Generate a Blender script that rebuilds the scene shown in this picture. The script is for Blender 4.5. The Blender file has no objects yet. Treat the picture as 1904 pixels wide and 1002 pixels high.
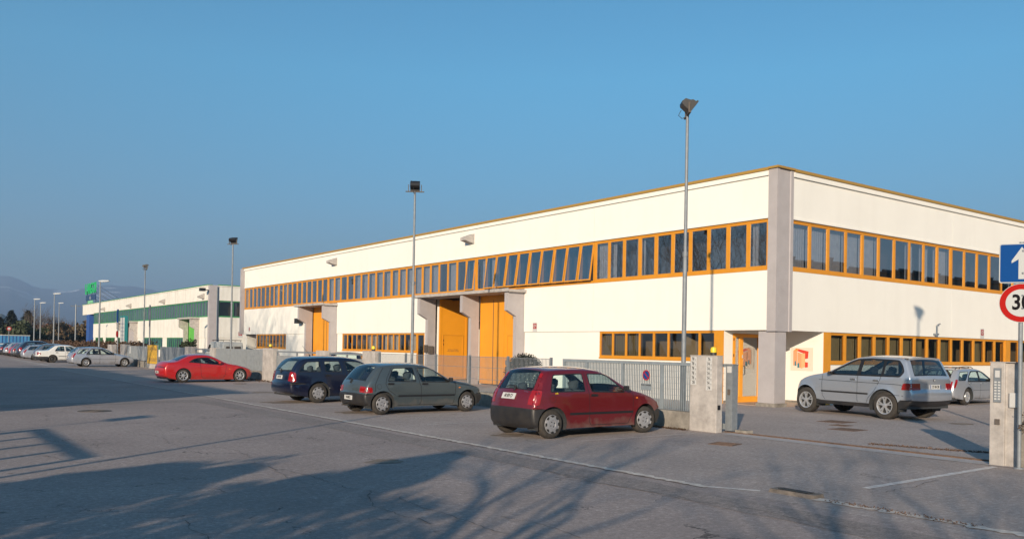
import bpy, bmesh, math, random
from mathutils import Vector, Matrix
from mathutils.geometry import delaunay_2d_cdt
from math import sin, cos, pi, radians, tan, atan2, hypot, sqrt
random.seed(7)
D = bpy.data
scene = bpy.context.scene
COL = scene.collection

# ------------------------------------------------------------------ camera
YAW, PITCH, ROLL = radians(36.4003), radians(.44728), radians(.99934)
fw = Vector((sin(YAW)*cos(PITCH), cos(YAW)*cos(PITCH), sin(PITCH)))
r0 = Vector((cos(YAW), -sin(YAW), 0)); u0 = r0.cross(fw)
rt = r0*cos(ROLL)+u0*sin(ROLL); up = -r0*sin(ROLL)+u0*cos(ROLL)
camd = D.cameras.new('camera'); cam = D.objects.new('camera', camd); COL.objects.link(cam)
m3 = Matrix((rt, up, -fw)).transposed()
cam.matrix_world = Matrix.Translation((0, 0, 1.75)) @ m3.to_4x4()
camd.sensor_width = 36; camd.lens = 36*1589.86/1904; camd.shift_y = 134/1904
camd.clip_start = .1; camd.clip_end = 30000
scene.camera = cam

# ------------------------------------------------------------------ sky, sun, exposure
SUN_EL = radians(14.0)
TR = Vector((.8*cos(SUN_EL), .6*cos(SUN_EL), -sin(SUN_EL)))      # direction the light travels
w = D.worlds.new('World'); scene.world = w; w.use_nodes = True
nt = w.node_tree; nt.nodes.clear()
o = nt.nodes.new('ShaderNodeOutputWorld'); bg = nt.nodes.new('ShaderNodeBackground')
sky = nt.nodes.new('ShaderNodeTexSky'); sky.sky_type = 'NISHITA'; sky.sun_disc = False
sky.sun_elevation = SUN_EL; sky.sun_rotation = atan2(-TR.x, -TR.y)
sky.air_density = 1.0; sky.dust_density = 0.3; sky.ozone_density = 2.0; sky.altitude = 200
# the sky of that evening: deeper blue than the model's, duller towards the horizon
hs = nt.nodes.new('ShaderNodeHueSaturation'); hs.inputs['Saturation'].default_value = 1.15; nt.links.new(sky.outputs[0], hs.inputs['Color'])
mu = nt.nodes.new('ShaderNodeMixRGB'); mu.blend_type = 'MULTIPLY'; mu.inputs[0].default_value = 1; nt.links.new(hs.outputs[0], mu.inputs[1])
tcw = nt.nodes.new('ShaderNodeTexCoord'); sxw = nt.nodes.new('ShaderNodeSeparateXYZ'); nt.links.new(tcw.outputs['Generated'], sxw.inputs[0])
crw = nt.nodes.new('ShaderNodeValToRGB'); e = crw.color_ramp.elements; e[0].position = 0; e[0].color = (.33, .36, .46, 1); e[1].position = .30; e[1].color = (.66, 1.22, 1.24, 1)
k_ = e.new(.13); k_.color = (.50, .72, .85, 1)
nt.links.new(sxw.outputs[2], crw.inputs[0]); nt.links.new(crw.outputs[0], mu.inputs[2])
nt.links.new(mu.outputs[0], bg.inputs[0]); bg.inputs[1].default_value = .068
nt.links.new(bg.outputs[0], o.inputs[0])
sd = D.lights.new('sun', 'SUN'); so = D.objects.new('sun', sd); COL.objects.link(so)
sd.energy = 5.0; sd.angle = radians(.6); sd.color = (1, .82, .62)
so.rotation_euler = TR.to_track_quat('-Z', 'Y').to_euler(); so.location = (-30, -30, 30)
vs = scene.view_settings
vs.view_transform = 'Standard'; vs.look = 'None'; vs.exposure = .88; vs.gamma = 1

# ------------------------------------------------------------------ materials
def mat(name, col, rough=.6, metal=0, noise=0, nscale=8, bump=0, bscale=60, spec=.5, coat=0, col2=None, streak=0):
    m = D.materials.new(name); m.use_nodes = True
    n = m.node_tree.nodes; l = m.node_tree.links; b = n['Principled BSDF']
    b.inputs['Base Color'].default_value = (*col, 1); b.inputs['Roughness'].default_value = rough
    b.inputs['Metallic'].default_value = metal; b.inputs['Specular IOR Level'].default_value = spec
    b.inputs['Coat Weight'].default_value = coat; b.inputs['Coat Roughness'].default_value = .06
    if noise or bump:
        tc = n.new('ShaderNodeTexCoord')
    if noise:
        nx = n.new('ShaderNodeTexNoise'); nx.inputs['Scale'].default_value = nscale
        nx.inputs['Detail'].default_value = 6; nx.inputs['Roughness'].default_value = .65
        l.new(tc.outputs['Object'], nx.inputs['Vector'])
        mx = n.new('ShaderNodeMixRGB'); c2 = col2 or tuple(c*(1-noise) for c in col)
        mx.inputs[1].default_value = (*col, 1); mx.inputs[2].default_value = (*c2, 1)
        rp = n.new('ShaderNodeMapRange'); rp.inputs[1].default_value = .35; rp.inputs[2].default_value = .7
        l.new(nx.outputs[0], rp.inputs[0]); l.new(rp.outputs[0], mx.inputs[0]); l.new(mx.outputs[0], b.inputs['Base Color'])
        if streak:
            mp = n.new('ShaderNodeMapping'); mp.inputs['Scale'].default_value = (2.6, 2.6, .16); l.new(tc.outputs['Object'], mp.inputs[0])
            n3 = n.new('ShaderNodeTexNoise'); n3.inputs['Scale'].default_value = 1; n3.inputs['Detail'].default_value = 6; l.new(mp.outputs[0], n3.inputs[0])
            r3 = n.new('ShaderNodeMapRange'); r3.inputs[1].default_value = .48; r3.inputs[2].default_value = .72; r3.inputs[4].default_value = streak; l.new(n3.outputs[0], r3.inputs[0])
            m3_ = n.new('ShaderNodeMixRGB'); m3_.inputs[2].default_value = (.28, .24, .19, 1); l.new(r3.outputs[0], m3_.inputs[0]); l.new(mx.outputs[0], m3_.inputs[1]); l.new(m3_.outputs[0], b.inputs['Base Color'])
    if bump:
        n2 = n.new('ShaderNodeTexNoise'); n2.inputs['Scale'].default_value = bscale; n2.inputs['Detail'].default_value = 4
        l.new(tc.outputs['Object'], n2.inputs['Vector'])
        bp = n.new('ShaderNodeBump'); bp.inputs['Strength'].default_value = bump; bp.inputs['Distance'].default_value = .01
        l.new(n2.outputs[0], bp.inputs['Height']); l.new(bp.outputs[0], b.inputs['Normal'])
    return m

def asphalt(name, c1, c2, crack=.5, dark=(.03, .03, .032), scale=.35):
    m = mat(name, c1, .95, spec=.08)
    n = m.node_tree.nodes; l = m.node_tree.links; b = n['Principled BSDF']
    tc = n.new('ShaderNodeTexCoord')
    def noise(s, d=6, r=.6):
        x = n.new('ShaderNodeTexNoise'); x.inputs['Scale'].default_value = s; x.inputs['Detail'].default_value = d
        x.inputs['Roughness'].default_value = r; l.new(tc.outputs['Object'], x.inputs['Vector']); return x
    def rng(src, a, b_, lo=0, hi=1):
        x = n.new('ShaderNodeMapRange'); l.new(src, x.inputs[0])
        for i, v in ((1, a), (2, b_), (3, lo), (4, hi)): x.inputs[i].default_value = v
        return x.outputs[0]
    def mix(f, a, b_, mode='MIX'):
        x = n.new('ShaderNodeMixRGB'); x.blend_type = mode
        for i, v in ((0, f), (1, a), (2, b_)):
            if isinstance(v, tuple): x.inputs[i].default_value = (*v, 1)
            elif isinstance(v, float): x.inputs[i].default_value = v
            else: l.new(v, x.inputs[i])
        return x.outputs[0]
    a = mix(rng(noise(scale, 7).outputs[0], .35, .68), c1, c2)
    a = mix(rng(noise(2.3, 5).outputs[0], .4, .75, 0, .5), a, tuple(v*.66 for v in c1))
    st = noise(.9, 8, .75); st.inputs['Distortion'].default_value = 1.2
    a = mix(rng(st.outputs[0], .55, .66, 0, .45), a, tuple(v*.62 for v in c1))
    a = mix(rng(st.outputs[0], .42, .36, 0, .35), a, tuple(min(1, v*1.3) for v in c1))
    g = noise(38, 4, .8)
    a = mix(rng(g.outputs[0], .36, .60, 0, .7), a, tuple(v*.55 for v in c1))
    g3 = noise(13, 5, .85)
    a = mix(rng(g3.outputs[0], .45, .58, 0, .5), a, tuple(v*.42 for v in c1))
    a = mix(rng(g3.outputs[0], .42, .33, 0, .45), a, tuple(min(1, v*1.6) for v in c1))
    g2 = noise(130, 2, .7)
    a = mix(rng(g2.outputs[0], .6, .72, 0, .4), a, tuple(min(1, v*1.7) for v in c1))
    # cracks: warped voronoi cell edges, only where a mask is high
    wv = noise(1.3, 5); vm = n.new('ShaderNodeVectorMath'); vm.operation = 'MULTIPLY_ADD'
    l.new(wv.outputs['Color'], vm.inputs[0]); vm.inputs[1].default_value = (1.6, 1.6, 0); l.new(tc.outputs['Object'], vm.inputs[2])
    vo = n.new('ShaderNodeTexVoronoi'); vo.feature = 'DISTANCE_TO_EDGE'; vo.inputs['Scale'].default_value = .5
    l.new(vm.outputs[0], vo.inputs['Vector'])
    ck = rng(vo.outputs['Distance'], .002, .007, 1, 0)
    mk = rng(noise(.9, 4).outputs[0], .48, .60, 0, crack)
    mm = n.new('ShaderNodeMath'); mm.operation = 'MULTIPLY'; l.new(ck, mm.inputs[0]); l.new(mk, mm.inputs[1])
    a = mix(mm.outputs[0], a, dark)
    # round oil spots
    sp = n.new('ShaderNodeTexVoronoi'); sp.inputs['Scale'].default_value = 1.1; l.new(tc.outputs['Object'], sp.inputs['Vector'])
    a = mix(rng(sp.outputs['Distance'], .02, .07, .5, 0), a, dark)
    l.new(a, b.inputs['Base Color'])
    bp = n.new('ShaderNodeBump'); bp.inputs['Strength'].default_value = .5; bp.inputs['Distance'].default_value = .008
    l.new(g.outputs[0], bp.inputs['Height']); l.new(bp.outputs[0], b.inputs['Normal'])
    return m

def glassmat(name, tint, refl=.12, rough=.02):
    m = D.materials.new(name); m.use_nodes = True; n = m.node_tree.nodes; l = m.node_tree.links; n.clear()
    o = n.new('ShaderNodeOutputMaterial'); t = n.new('ShaderNodeBsdfTransparent'); g = n.new('ShaderNodeBsdfGlossy')
    t.inputs[0].default_value = (*tint, 1); g.inputs[0].default_value = (1, 1, 1, 1); g.inputs['Roughness'].default_value = rough
    fr = n.new('ShaderNodeLayerWeight'); fr.inputs[0].default_value = .5
    pw = n.new('ShaderNodeMath'); pw.operation = 'POWER'; pw.inputs[1].default_value = 4.0; l.new(fr.outputs['Facing'], pw.inputs[0])
    ad = n.new('ShaderNodeMath'); ad.operation = 'MULTIPLY_ADD'; ad.use_clamp = True; ad.inputs[1].default_value = .85; ad.inputs[2].default_value = refl+.05; l.new(pw.outputs[0], ad.inputs[0])
    mx = n.new('ShaderNodeMixShader'); l.new(ad.outputs[0], mx.inputs[0]); l.new(t.outputs[0], mx.inputs[1]); l.new(g.outputs[0], mx.inputs[2])
    l.new(mx.outputs[0], o.inputs[0]); return m

def paint(name, col, metal=.25, rough=.35, dirt=(.20, .17, .14)):
    m = mat(name, col, rough, metal, coat=1)
    n = m.node_tree.nodes; l = m.node_tree.links; b = n['Principled BSDF']
    tc = n.new('ShaderNodeTexCoord'); sx = n.new('ShaderNodeSeparateXYZ'); l.new(tc.outputs['Object'], sx.inputs[0])
    nx = n.new('ShaderNodeTexNoise'); nx.inputs['Scale'].default_value = 5; nx.inputs['Detail'].default_value = 8; l.new(tc.outputs['Object'], nx.inputs[0])
    ad = n.new('ShaderNodeMath'); ad.operation = 'MULTIPLY_ADD'; l.new(nx.outputs[0], ad.inputs[0]); ad.inputs[1].default_value = -.55; l.new(sx.outputs[2], ad.inputs[2])
    mr = n.new('ShaderNodeMapRange'); l.new(ad.outputs[0], mr.inputs[0])
    for i, v in ((1, -.14), (2, .08), (3, .6), (4, .015)): mr.inputs[i].default_value = v
    mx = n.new('ShaderNodeMixRGB'); mx.inputs[1].default_value = (*col, 1); mx.inputs[2].default_value = (*dirt, 1)
    l.new(mr.outputs[0], mx.inputs[0]); l.new(mx.outputs[0], b.inputs['Base Color'])
    mr2 = n.new('ShaderNodeMapRange'); l.new(mr.outputs[0], mr2.inputs[0])
    mr2.inputs[3].default_value = 1.0; mr2.inputs[4].default_value = .0
    l.new(mr2.outputs[0], b.inputs['Coat Weight'])
    return m

M = dict(
    wall=mat('cream_render', (.79, .775, .72), .9, noise=.04, streak=.035, nscale=.7, bump=.25, bscale=45, spec=.2),
    wall_green=mat('stained_panel', (.74, .715, .65), .9, streak=.22, noise=.12, nscale=.9, bump=.25, bscale=45, spec=.2),
    orange=mat('orange_paint', (.64, .27, .020), .45, noise=.12, nscale=3),
    orange_door=mat('orange_door_paint', (.76, .31, .016), .5, noise=.1, nscale=1.2),
    coping=mat('ochre_coping', (.36, .21, .04), .5),
    green=mat('green_paint', (.05, .26, .10), .5, noise=.2, nscale=3),
    green_door=mat('bright_green_paint', (.10, .42, .06), .5),
    concrete=mat('concrete', (.46, .43, .405), .9, noise=.35, nscale=5, bump=.3, bscale=40, spec=.2),
    concrete_old=mat('weathered_concrete', (.31, .285, .25), .9, noise=.55, nscale=3.2, bump=.5, bscale=30, spec=.2),
    pilaster=mat('grey_painted_concrete', (.40, .375, .38), .85, noise=.12, nscale=2, spec=.2),
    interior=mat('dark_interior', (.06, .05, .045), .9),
    curtain=mat('grey_curtain', (.42, .42, .44), .9, noise=.25, nscale=5),
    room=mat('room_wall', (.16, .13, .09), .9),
    glass=glassmat('window_glass', (.70, .72, .75), .27),
    glass_low=glassmat('ground_floor_glass', (.80, .76, .66), .07),
    glass_green=glassmat('wired_glass', (.5, .5, .5), .10, .12),
    carglass=glassmat('car_glass', (.84, .94, .92), .01),
    darkglass=glassmat('tinted_car_glass', (.36, .41, .43), .05),
    galv=mat('galvanised_steel', (.24, .265, .29), .6, .25, noise=.25, nscale=9),
    gate=mat('grey_gate_paint', (.28, .32, .35), .5, .2, noise=.2, nscale=6),
    sheet=mat('grey_sheet_metal', (.30, .32, .33), .6, .2, noise=.25, nscale=5, bump=.3, bscale=30),
    black=mat('black_plastic', (.022, .022, .024), .55, noise=.3, nscale=8),
    bumper=mat('grey_black_bumper_plastic', (.014, .014, .016), .45, noise=.4, nscale=4, col2=(.030, .027, .025)),
    trim=mat('rubber_trim', (.012, .012, .014), .5),
    rubber=mat('tyre_rubber', (.026, .023, .021), .85, noise=.4, nscale=10, col2=(.055, .048, .04)),
    hub=mat('silver_wheel', (.52, .53, .55), .35, .6),
    hubplastic=mat('grey_wheel_cover', (.25, .255, .275), .5, .1),
    hubdark=mat('wheel_recess', (.02, .02, .02), .7),
    seat=mat('seat_fabric', (.05, .055, .065), .95),
    cabin=mat('cabin_plastic', (.03, .033, .036), .8),
    redlens=mat('red_lens', (.26, .006, .006), .12, coat=.6),
    darkred=mat('dark_red_lens', (.14, .01, .012), .15, coat=.6),
    amber=mat('amber_lens', (.8, .22, .02), .15, coat=.5),
    clear=mat('clear_lens', (.55, .57, .6), .1, .3, coat=.6),
    plate=mat('plate_white', (.52, .52, .51), .5),
    ink=mat('black_ink', (.010, .010, .012), .85, spec=.05),
    chrome=mat('chrome', (.7, .7, .72), .12, 1),
    signblue=mat('sign_blue', (.006, .055, .21), .85, spec=.08), signwhite=mat('sign_white', (.42, .44, .44), .85, spec=.08), signred=mat('sign_red', (.34, .012, .010), .85, spec=.08),
    yellow=mat('yellow_plastic', (.75, .55, .03), .4),
    white=mat('worn_white_paint', (.72, .68, .64), .85, noise=.9, nscale=9, col2=(.46, .41, .38)),
    kerb=mat('pale_kerb_concrete', (.68, .61, .53), .9, noise=.5, nscale=9, bump=.6, bscale=25, col2=(.40, .35, .31)),
    iron=mat('cast_iron', (.12, .10, .085), .8, noise=.4, nscale=14),
    rust=mat('rusty_iron', (.16, .10, .07), .85, noise=.5, nscale=14),
    lampglass=mat('lamp_glass', (.38, .40, .42), .15, .2),
    leaf=mat('dark_green_leaf', (.022, .036, .014), .7, noise=.6, nscale=4, col2=(.045, .052, .018)),
    leafb=mat('brown_green_leaf', (.13, .08, .04), .8, noise=.6, nscale=.4, col2=(.06, .05, .022)),
    leafr=mat('russet_leaf', (.09, .042, .024), .8, noise=.5, nscale=4, col2=(.07, .05, .025)),
    conif=mat('conifer_needles', (.012, .020, .013), .8, noise=.5, nscale=2),
    bark=mat('bark', (.11, .085, .065), .9, noise=.4, nscale=12),
    yellowpanel=mat('yellow_ochre_sheet', (.62, .36, .03), .6, noise=.4, nscale=6),
    bluepost=mat('blue_paint', (.03, .09, .30), .5),
    signgreen=mat('green_letters', (.02, .42, .12), .4),
    bluefence=mat('blue_sheet', (.05, .22, .42), .5, noise=.25, nscale=1),
    tile=mat('red_roof_tile', (.30, .12, .07), .8, noise=.4, nscale=6),
    render2=mat('house_render', (.45, .40, .33), .9, noise=.2, nscale=1),
)
HAZE = .00026
M['threshold'] = mat('grey_threshold', (.46, .42, .40), .9, noise=.25, nscale=4)
M['asphalt'] = asphalt('worn_asphalt', (.50, .42, .385), (.31, .265, .25), .7)
M['asphalt_strip'] = asphalt('parking_asphalt', (.56, .475, .43), (.37, .32, .295), .4)
M['asphalt_patch'] = asphalt('newer_asphalt_patch', (.36, .31, .285), (.44, .38, .35), .1)
M['asphalt_yard'] = asphalt('yard_asphalt', (.56, .48, .44), (.40, .35, .32), .2)

# ------------------------------------------------------------------ helpers
class MB:
    def __init__(s): s.v = []; s.f = []; s.m = []
    def add(s, vs, fs, mi=0):
        b = len(s.v); s.v += [tuple(v) for v in vs]; s.f += [tuple(b+i for i in f) for f in fs]; s.m += [mi]*len(fs)
    def box(s, x0, x1, y0, y1, z0, z1, mi=0):
        x0, x1 = min(x0, x1), max(x0, x1); y0, y1 = min(y0, y1), max(y0, y1)
        s.add([(x0,y0,z0),(x1,y0,z0),(x1,y1,z0),(x0,y1,z0),(x0,y0,z1),(x1,y0,z1),(x1,y1,z1),(x0,y1,z1)],
              [(0,3,2,1),(4,5,6,7),(0,1,5,4),(1,2,6,5),(2,3,7,6),(3,0,4,7)], mi)
    def prism(s, poly, axis, a, b, mi=0):
        """poly of 2D points swept along axis; axis 0: (y,z), 1: (x,z), 2: (x,y)"""
        n = len(poly)
        def P(p, t): return ((t, p[0], p[1]), (p[0], t, p[1]), (p[0], p[1], t))[axis]
        ar = sum(poly[i][0]*poly[(i+1) % n][1]-poly[(i+1) % n][0]*poly[i][1] for i in range(n))
        if (ar < 0) != (axis == 1): poly = poly[::-1]
        if a > b: a, b = b, a
        s.add([P(p, a) for p in poly]+[P(p, b) for p in poly],
              [tuple(range(n))[::-1], tuple(range(n, 2*n))]+[(i, (i+1) % n, n+(i+1) % n, n+i) for i in range(n)], mi)
    def tube(s, pts, rad, n=8, mi=0, cap=True):
        pts = [Vector(p) for p in pts]; k = len(pts)
        if not isinstance(rad, (list, tuple)): rad = [rad]*k
        vs = []; fs = []; ref = None
        for i, p in enumerate(pts):
            d = (pts[min(i+1, k-1)]-pts[max(i-1, 0)]).normalized()
            if ref is None: ref = Vector((1, 0, 0)) if abs(d.x) < .8 else Vector((0, 1, 0))
            a = d.cross(ref).normalized(); b = a.cross(d); ref = b.cross(a)*-1 if False else ref
            b = d.cross(a)
            for j in range(n):
                t = 2*pi*j/n; vs.append(p+(a*cos(t)+b*sin(t))*rad[i])
        for i in range(k-1):
            for j in range(n):
                fs.append((i*n+j, i*n+(j+1) % n, (i+1)*n+(j+1) % n, (i+1)*n+j))
        if cap: fs += [tuple(range(n))[::-1], tuple(range((k-1)*n, k*n))]
        s.add(vs, fs, mi)
    def lathe(s, prof, c, axis='y', n=28, mi=0, sgn=1):
        """prof: (r, h) pairs round the axis through c"""
        vs = []; fs = []
        for r, h in prof:
            for j in range(n):
                t = 2*pi*j/n
                if axis == 'y': vs.append((c[0]+r*cos(t), c[1]+h*sgn, c[2]+r*sin(t)))
                elif axis == 'z': vs.append((c[0]+r*cos(t), c[1]+r*sin(t), c[2]+h))
                else: vs.append((c[0]+h*sgn, c[1]+r*cos(t), c[2]+r*sin(t)))
        for i in range(len(prof)-1):
            for j in range(n): fs.append((i*n+j, i*n+(j+1) % n, (i+1)*n+(j+1) % n, (i+1)*n+j))
        s.add(vs, fs, mi)
    def build(s, name, mats, parent=None, smooth=False, ang=35):
        me = D.meshes.new(name); me.from_pydata(s.v, [], s.f)
        if not isinstance(mats, (list, tuple)): mats = [mats]
        for mm in mats: me.materials.append(M[mm] if isinstance(mm, str) else mm)
        if len(mats) > 1: me.polygons.foreach_set('material_index', s.m)
        if smooth:
            me.polygons.foreach_set('use_smooth', [True]*len(me.polygons))
            me.set_sharp_from_angle(angle=radians(ang))
        me.update()
        ob = D.objects.new(name, me); COL.objects.link(ob)
        if parent: ob.parent = parent
        return ob

def tag(ob, label=None, cat=None, group=None, kind=None):
    if label: ob['label'] = label
    if cat: ob['category'] = cat
    if group: ob['group'] = group
    if kind: ob['kind'] = kind
    return ob
def empty(name, loc, rz=0, **k):
    ob = D.objects.new(name, None); ob.empty_display_size = .2; COL.objects.link(ob); ob.location = loc; ob.rotation_euler = (0, 0, rz)
    return tag(ob, **k)
def copy_tree(ob, parent=None):
    c = ob.copy(); COL.objects.link(c)
    if parent: c.parent = parent
    for ch in list(ob.children): copy_tree(ch, c)
    return c

def textmesh(txt, org, ax, ay, h, name, m, parent=None, align='CENTER', ex=.002, wide=1.0, bold=0):
    """text standing on a plane, ax = reading direction, ay = up, letter height h"""
    cu = D.curves.new('t', 'FONT'); cu.body = txt; cu.size = h*1.38; cu.align_x = align; cu.align_y = 'CENTER'
    cu.extrude = ex; cu.offset = bold; cu.resolution_u = 3
    ob = D.objects.new('t', cu); COL.objects.link(ob)
    me = D.meshes.new_from_object(ob); D.objects.remove(ob); D.curves.remove(cu)
    ax = Vector(ax).normalized(); ay = Vector(ay).normalized(); az = ax.cross(ay)
    for v in me.vertices:
        c = v.co; v.co = Vector(org)+ax*c.x*wide+ay*c.y+az*(c.z+ex)
    me.materials.clear(); me.materials.append(M[m] if isinstance(m, str) else m)
    ob = D.objects.new(name, me); COL.objects.link(ob)
    if parent: ob.parent = parent
    return ob
# ------------------------------------------------------------------ ground, road, yard
def sheet(name, x0, x1, y0, y1, z, m, kind='structure'):
    mb = MB(); mb.add([(x0, y0, z), (x1, y0, z), (x1, y1, z), (x0, y1, z)], [(0, 1, 2, 3)])
    return tag(mb.build(name, m), kind=kind)
M['land'] = mat('winter_land', (.10, .085, .05), .95, noise=.5, nscale=.03, col2=(.05, .055, .03))
sheet('ground', -9000, 9000, -3000, 16000, -.012, 'land')
sheet('road', -2.6, 8.62, -60, 420, 0, 'asphalt')
sheet('pavement', -4.6, -2.6, -60, 420, .004, 'asphalt_strip')
sheet('parking_strip', 8.62, 14.5, -60, 420, .0, 'asphalt_strip')
sheet('yard', 14.5, 75, -40, 420, .0, 'asphalt_yard')
def ragged(name, xs0, xs1, y0, y1, z, m, amp=.04, step=.35, kind='structure', wob=.0):
    mb = MB(); n = int((y1-y0)/step); vs = []; a = b = 0
    for i in range(n+1):
        y = y0+(y1-y0)*i/n
        vs += [(xs0+random.uniform(-amp, amp)+wob*sin(y*.13), y, z), (xs1+random.uniform(-amp, amp)+wob*sin(y*.13), y, z)]
    mb.add(vs, [(2*i, 2*i+1, 2*i+3, 2*i+2) for i in range(n)])
    return tag(mb.build(name, m), kind=kind)
ragged('resurfaced_road_strip', 7.55, 8.18, -5, 26.5, .004, 'asphalt_patch', .05, .5, wob=.12)
mb = MB(); mb.add([(-2.6, 24.6, .0045), (7.6, 25.9, .0045), (8.1, 26.6, .0045), (7.3, 27.0, .0045), (-2.6, 26.0, .0045)], [(0, 1, 2, 3, 4)]); tag(mb.build('road_trench_patch', 'asphalt_patch'), kind='structure')
ragged('kerb_line', 8.59, 8.71, 7.4, 27, .006, 'kerb', .035, .07)
ragged('kerb_gap', 8.545, 8.575, 7.4, 62, .003, 'iron', .012, .10)
ragged('kerb_line', 9.0, 9.16, -4, 6.1, .008, 'kerb', .05, .08)
ragged('kerb_line', 8.60, 8.66, 27, 62, .006, 'kerb', .015, .3)
sheet('gate_threshold', 14.42, 14.86, 5.0, 12.05, .006, 'threshold')
def pline(x0, y0, x1, y1, w_=.10):
    mb = MB(); n = int(hypot(x1-x0, y1-y0)/.12); dx, dy = (x1-x0)/n, (y1-y0)/n; L = hypot(dx, dy); nx, ny = -dy/L, dx/L; vs = []
    for i in range(n+1):
        a, b = w_/2*random.uniform(.75, 1.1), w_/2*random.uniform(.75, 1.1)
        vs += [(x0+dx*i+nx*a, y0+dy*i+ny*a, .005), (x0+dx*i-nx*b, y0+dy*i-ny*b, .005)]
    mb.add(vs, [(2*i, 2*i+1, 2*i+3, 2*i+2) for i in range(n)]); tag(mb.build('parking_line', 'white'), kind='structure')
pline(8.66, 7.42, 9.0, 6.85, .09)
pline(10.4, 6.25, 14.3, 6.38, .12); pline(10.8, 12.38, 14.0, 12.38, .05); pline(9.9, 19.0, 14.3, 19.2, .05)
pline(9.9, 16.6, 14.3, 16.7, .04); pline(9.3, 66, 9.65, 92, .12); pline(9.9, 22.4, 14.3, 22.5, .05)

M['stain'] = mat('damp_stain', (.20, .155, .115), .9, noise=.5, nscale=5, col2=(.32, .27, .235), spec=.08)
for cx, cy, rx, ry in ((9.9, 24.9, .75, .55), (10.0, 20.5, .5, .45), (10.2, 13.9, .35, .3), (22.5, 10.9, .3, .3), (6.2, 11.6, .28, .22), (11.2, 30.2, .5, .35)):
    mb = MB(); n_ = 26; ph = random.random()*6
    mb.add([(cx+rx*cos(2*pi*i/n_)*(1+.22*sin(3*i*2*pi/n_+ph)+.1*sin(7*i*2*pi/n_)), cy+ry*sin(2*pi*i/n_)*(1+.2*sin(2*i*2*pi/n_+ph)+.1*cos(5*i*2*pi/n_)), .0052) for i in range(n_)], [tuple(range(n_))]); tag(mb.build('oil_stain', 'stain'), kind='structure')
# gate track: two rails with a gap in the threshold
mb = MB()
for x in (14.90, 14.98): mb.box(x, x+.02, 5.2, 12.3, .0, .022)
mb.box(14.922, 14.98, 5.2, 12.3, .003, .008)
tag(mb.build('gate_track', 'rust'), 'rusty steel rail of the sliding gate across the open gateway', 'gate rail')

# long cracks in the road surface
mb = MB()
for path in [[(4.9, 8.78), (4.82, 7.98), (4.8, 7.21), (4.78, 6.49)], [(4.43, 12.39), (4.47, 11.54), (4.34, 10.82), (4.39, 10.48)], [(4.78, 9.29), (4.36, 8.44), (4.35, 8.08), (4.39, 7.25)], [(2.44, 8.66), (2.4, 8.19), (2.43, 7.77)], [(4.47, 11.85), (4.62, 10.77), (4.64, 9.74), (4.8, 9.19)], [(7.44, 9.05), (7.6, 8.01), (7.69, 7.05), (7.86, 6.15), (7.83, 5.36), (7.89, 4.79)], [(7.57, 10.52), (7.68, 9.61), (7.82, 8.5)], [(4.58, 14.63), (4.7, 13.88), (4.64, 12.98)], [(1.89, 14.85), (2.34, 13.55), (3.05, 13.85)], [(3.87, 18.09), (4.13, 16.29), (4.04, 14.91)], [(10.32, 5.94), (11.1, 5.97), (11.98, 6.1)], [(5.21, 7.22), (5.34, 6.67), (5.26, 6.01)]]:
    pts = [Vector(p) for p in path]; q = []
    for a, b in zip(pts[:-1], pts[1:]):
        n_ = max(2, int((b-a).length/.09)); q += [a+(b-a)*i/n_ for i in range(n_)]
    q.append(pts[-1]); nx_ = 0; o_ = []
    for p in q:
        nx_ = nx_*.8+random.gauss(0, .022); ny_ = random.gauss(0, .012); o_.append(Vector((p.x+nx_, p.y+nx_*.6+ny_)))
    vs = []
    for i, p in enumerate(o_):
        d = (o_[min(i+1, len(o_)-1)]-o_[max(i-1, 0)]).normalized(); w_ = random.uniform(.001, .007); vs += [(p.x-d.y*w_, p.y+d.x*w_, .0085), (p.x+d.y*w_, p.y-d.x*w_, .0085)]
    mb.add(vs, [(2*i, 2*i+1, 2*i+3, 2*i+2) for i in range(len(o_)-1)])
tag(mb.build('road_cracks', 'iron'), kind='structure')
def grate(name, x, y, sx, sy, rz, m, label, cat, bars=9):
    root = empty(name, (x, y, 0), rz, label=label, cat=cat)
    mb = MB(); t = .03
    mb.box(-sx/2, sx/2, -sy/2, -sy/2+t, .001, .012); mb.box(-sx/2, sx/2, sy/2-t, sy/2, .001, .012)
    mb.box(-sx/2, -sx/2+t, -sy/2+t, sy/2-t, .001, .012); mb.box(sx/2-t, sx/2, -sy/2+t, sy/2-t, .001, .012)
    mb.build('frame', m, root)
    mb = MB()
    for i in range(bars):
        xx = -sx/2+t+(sx-2*t)*(i+.3)/bars; mb.box(xx, xx+(sx-2*t)/bars*.5, -sy/2+t, sy/2-t, .001, .010)
    mb.build('grating', m, root)
    mb = MB(); mb.box(-sx/2+t, sx/2-t, -sy/2+t, sy/2-t, .0008, .0045); mb.build('pit', 'hubdark', root)
grate('drain_grate', 12.95, 10.68, .48, .48, .3, 'rust', 'square iron drain grate in the parking strip below the number pillar', 'drain', 8)
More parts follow.
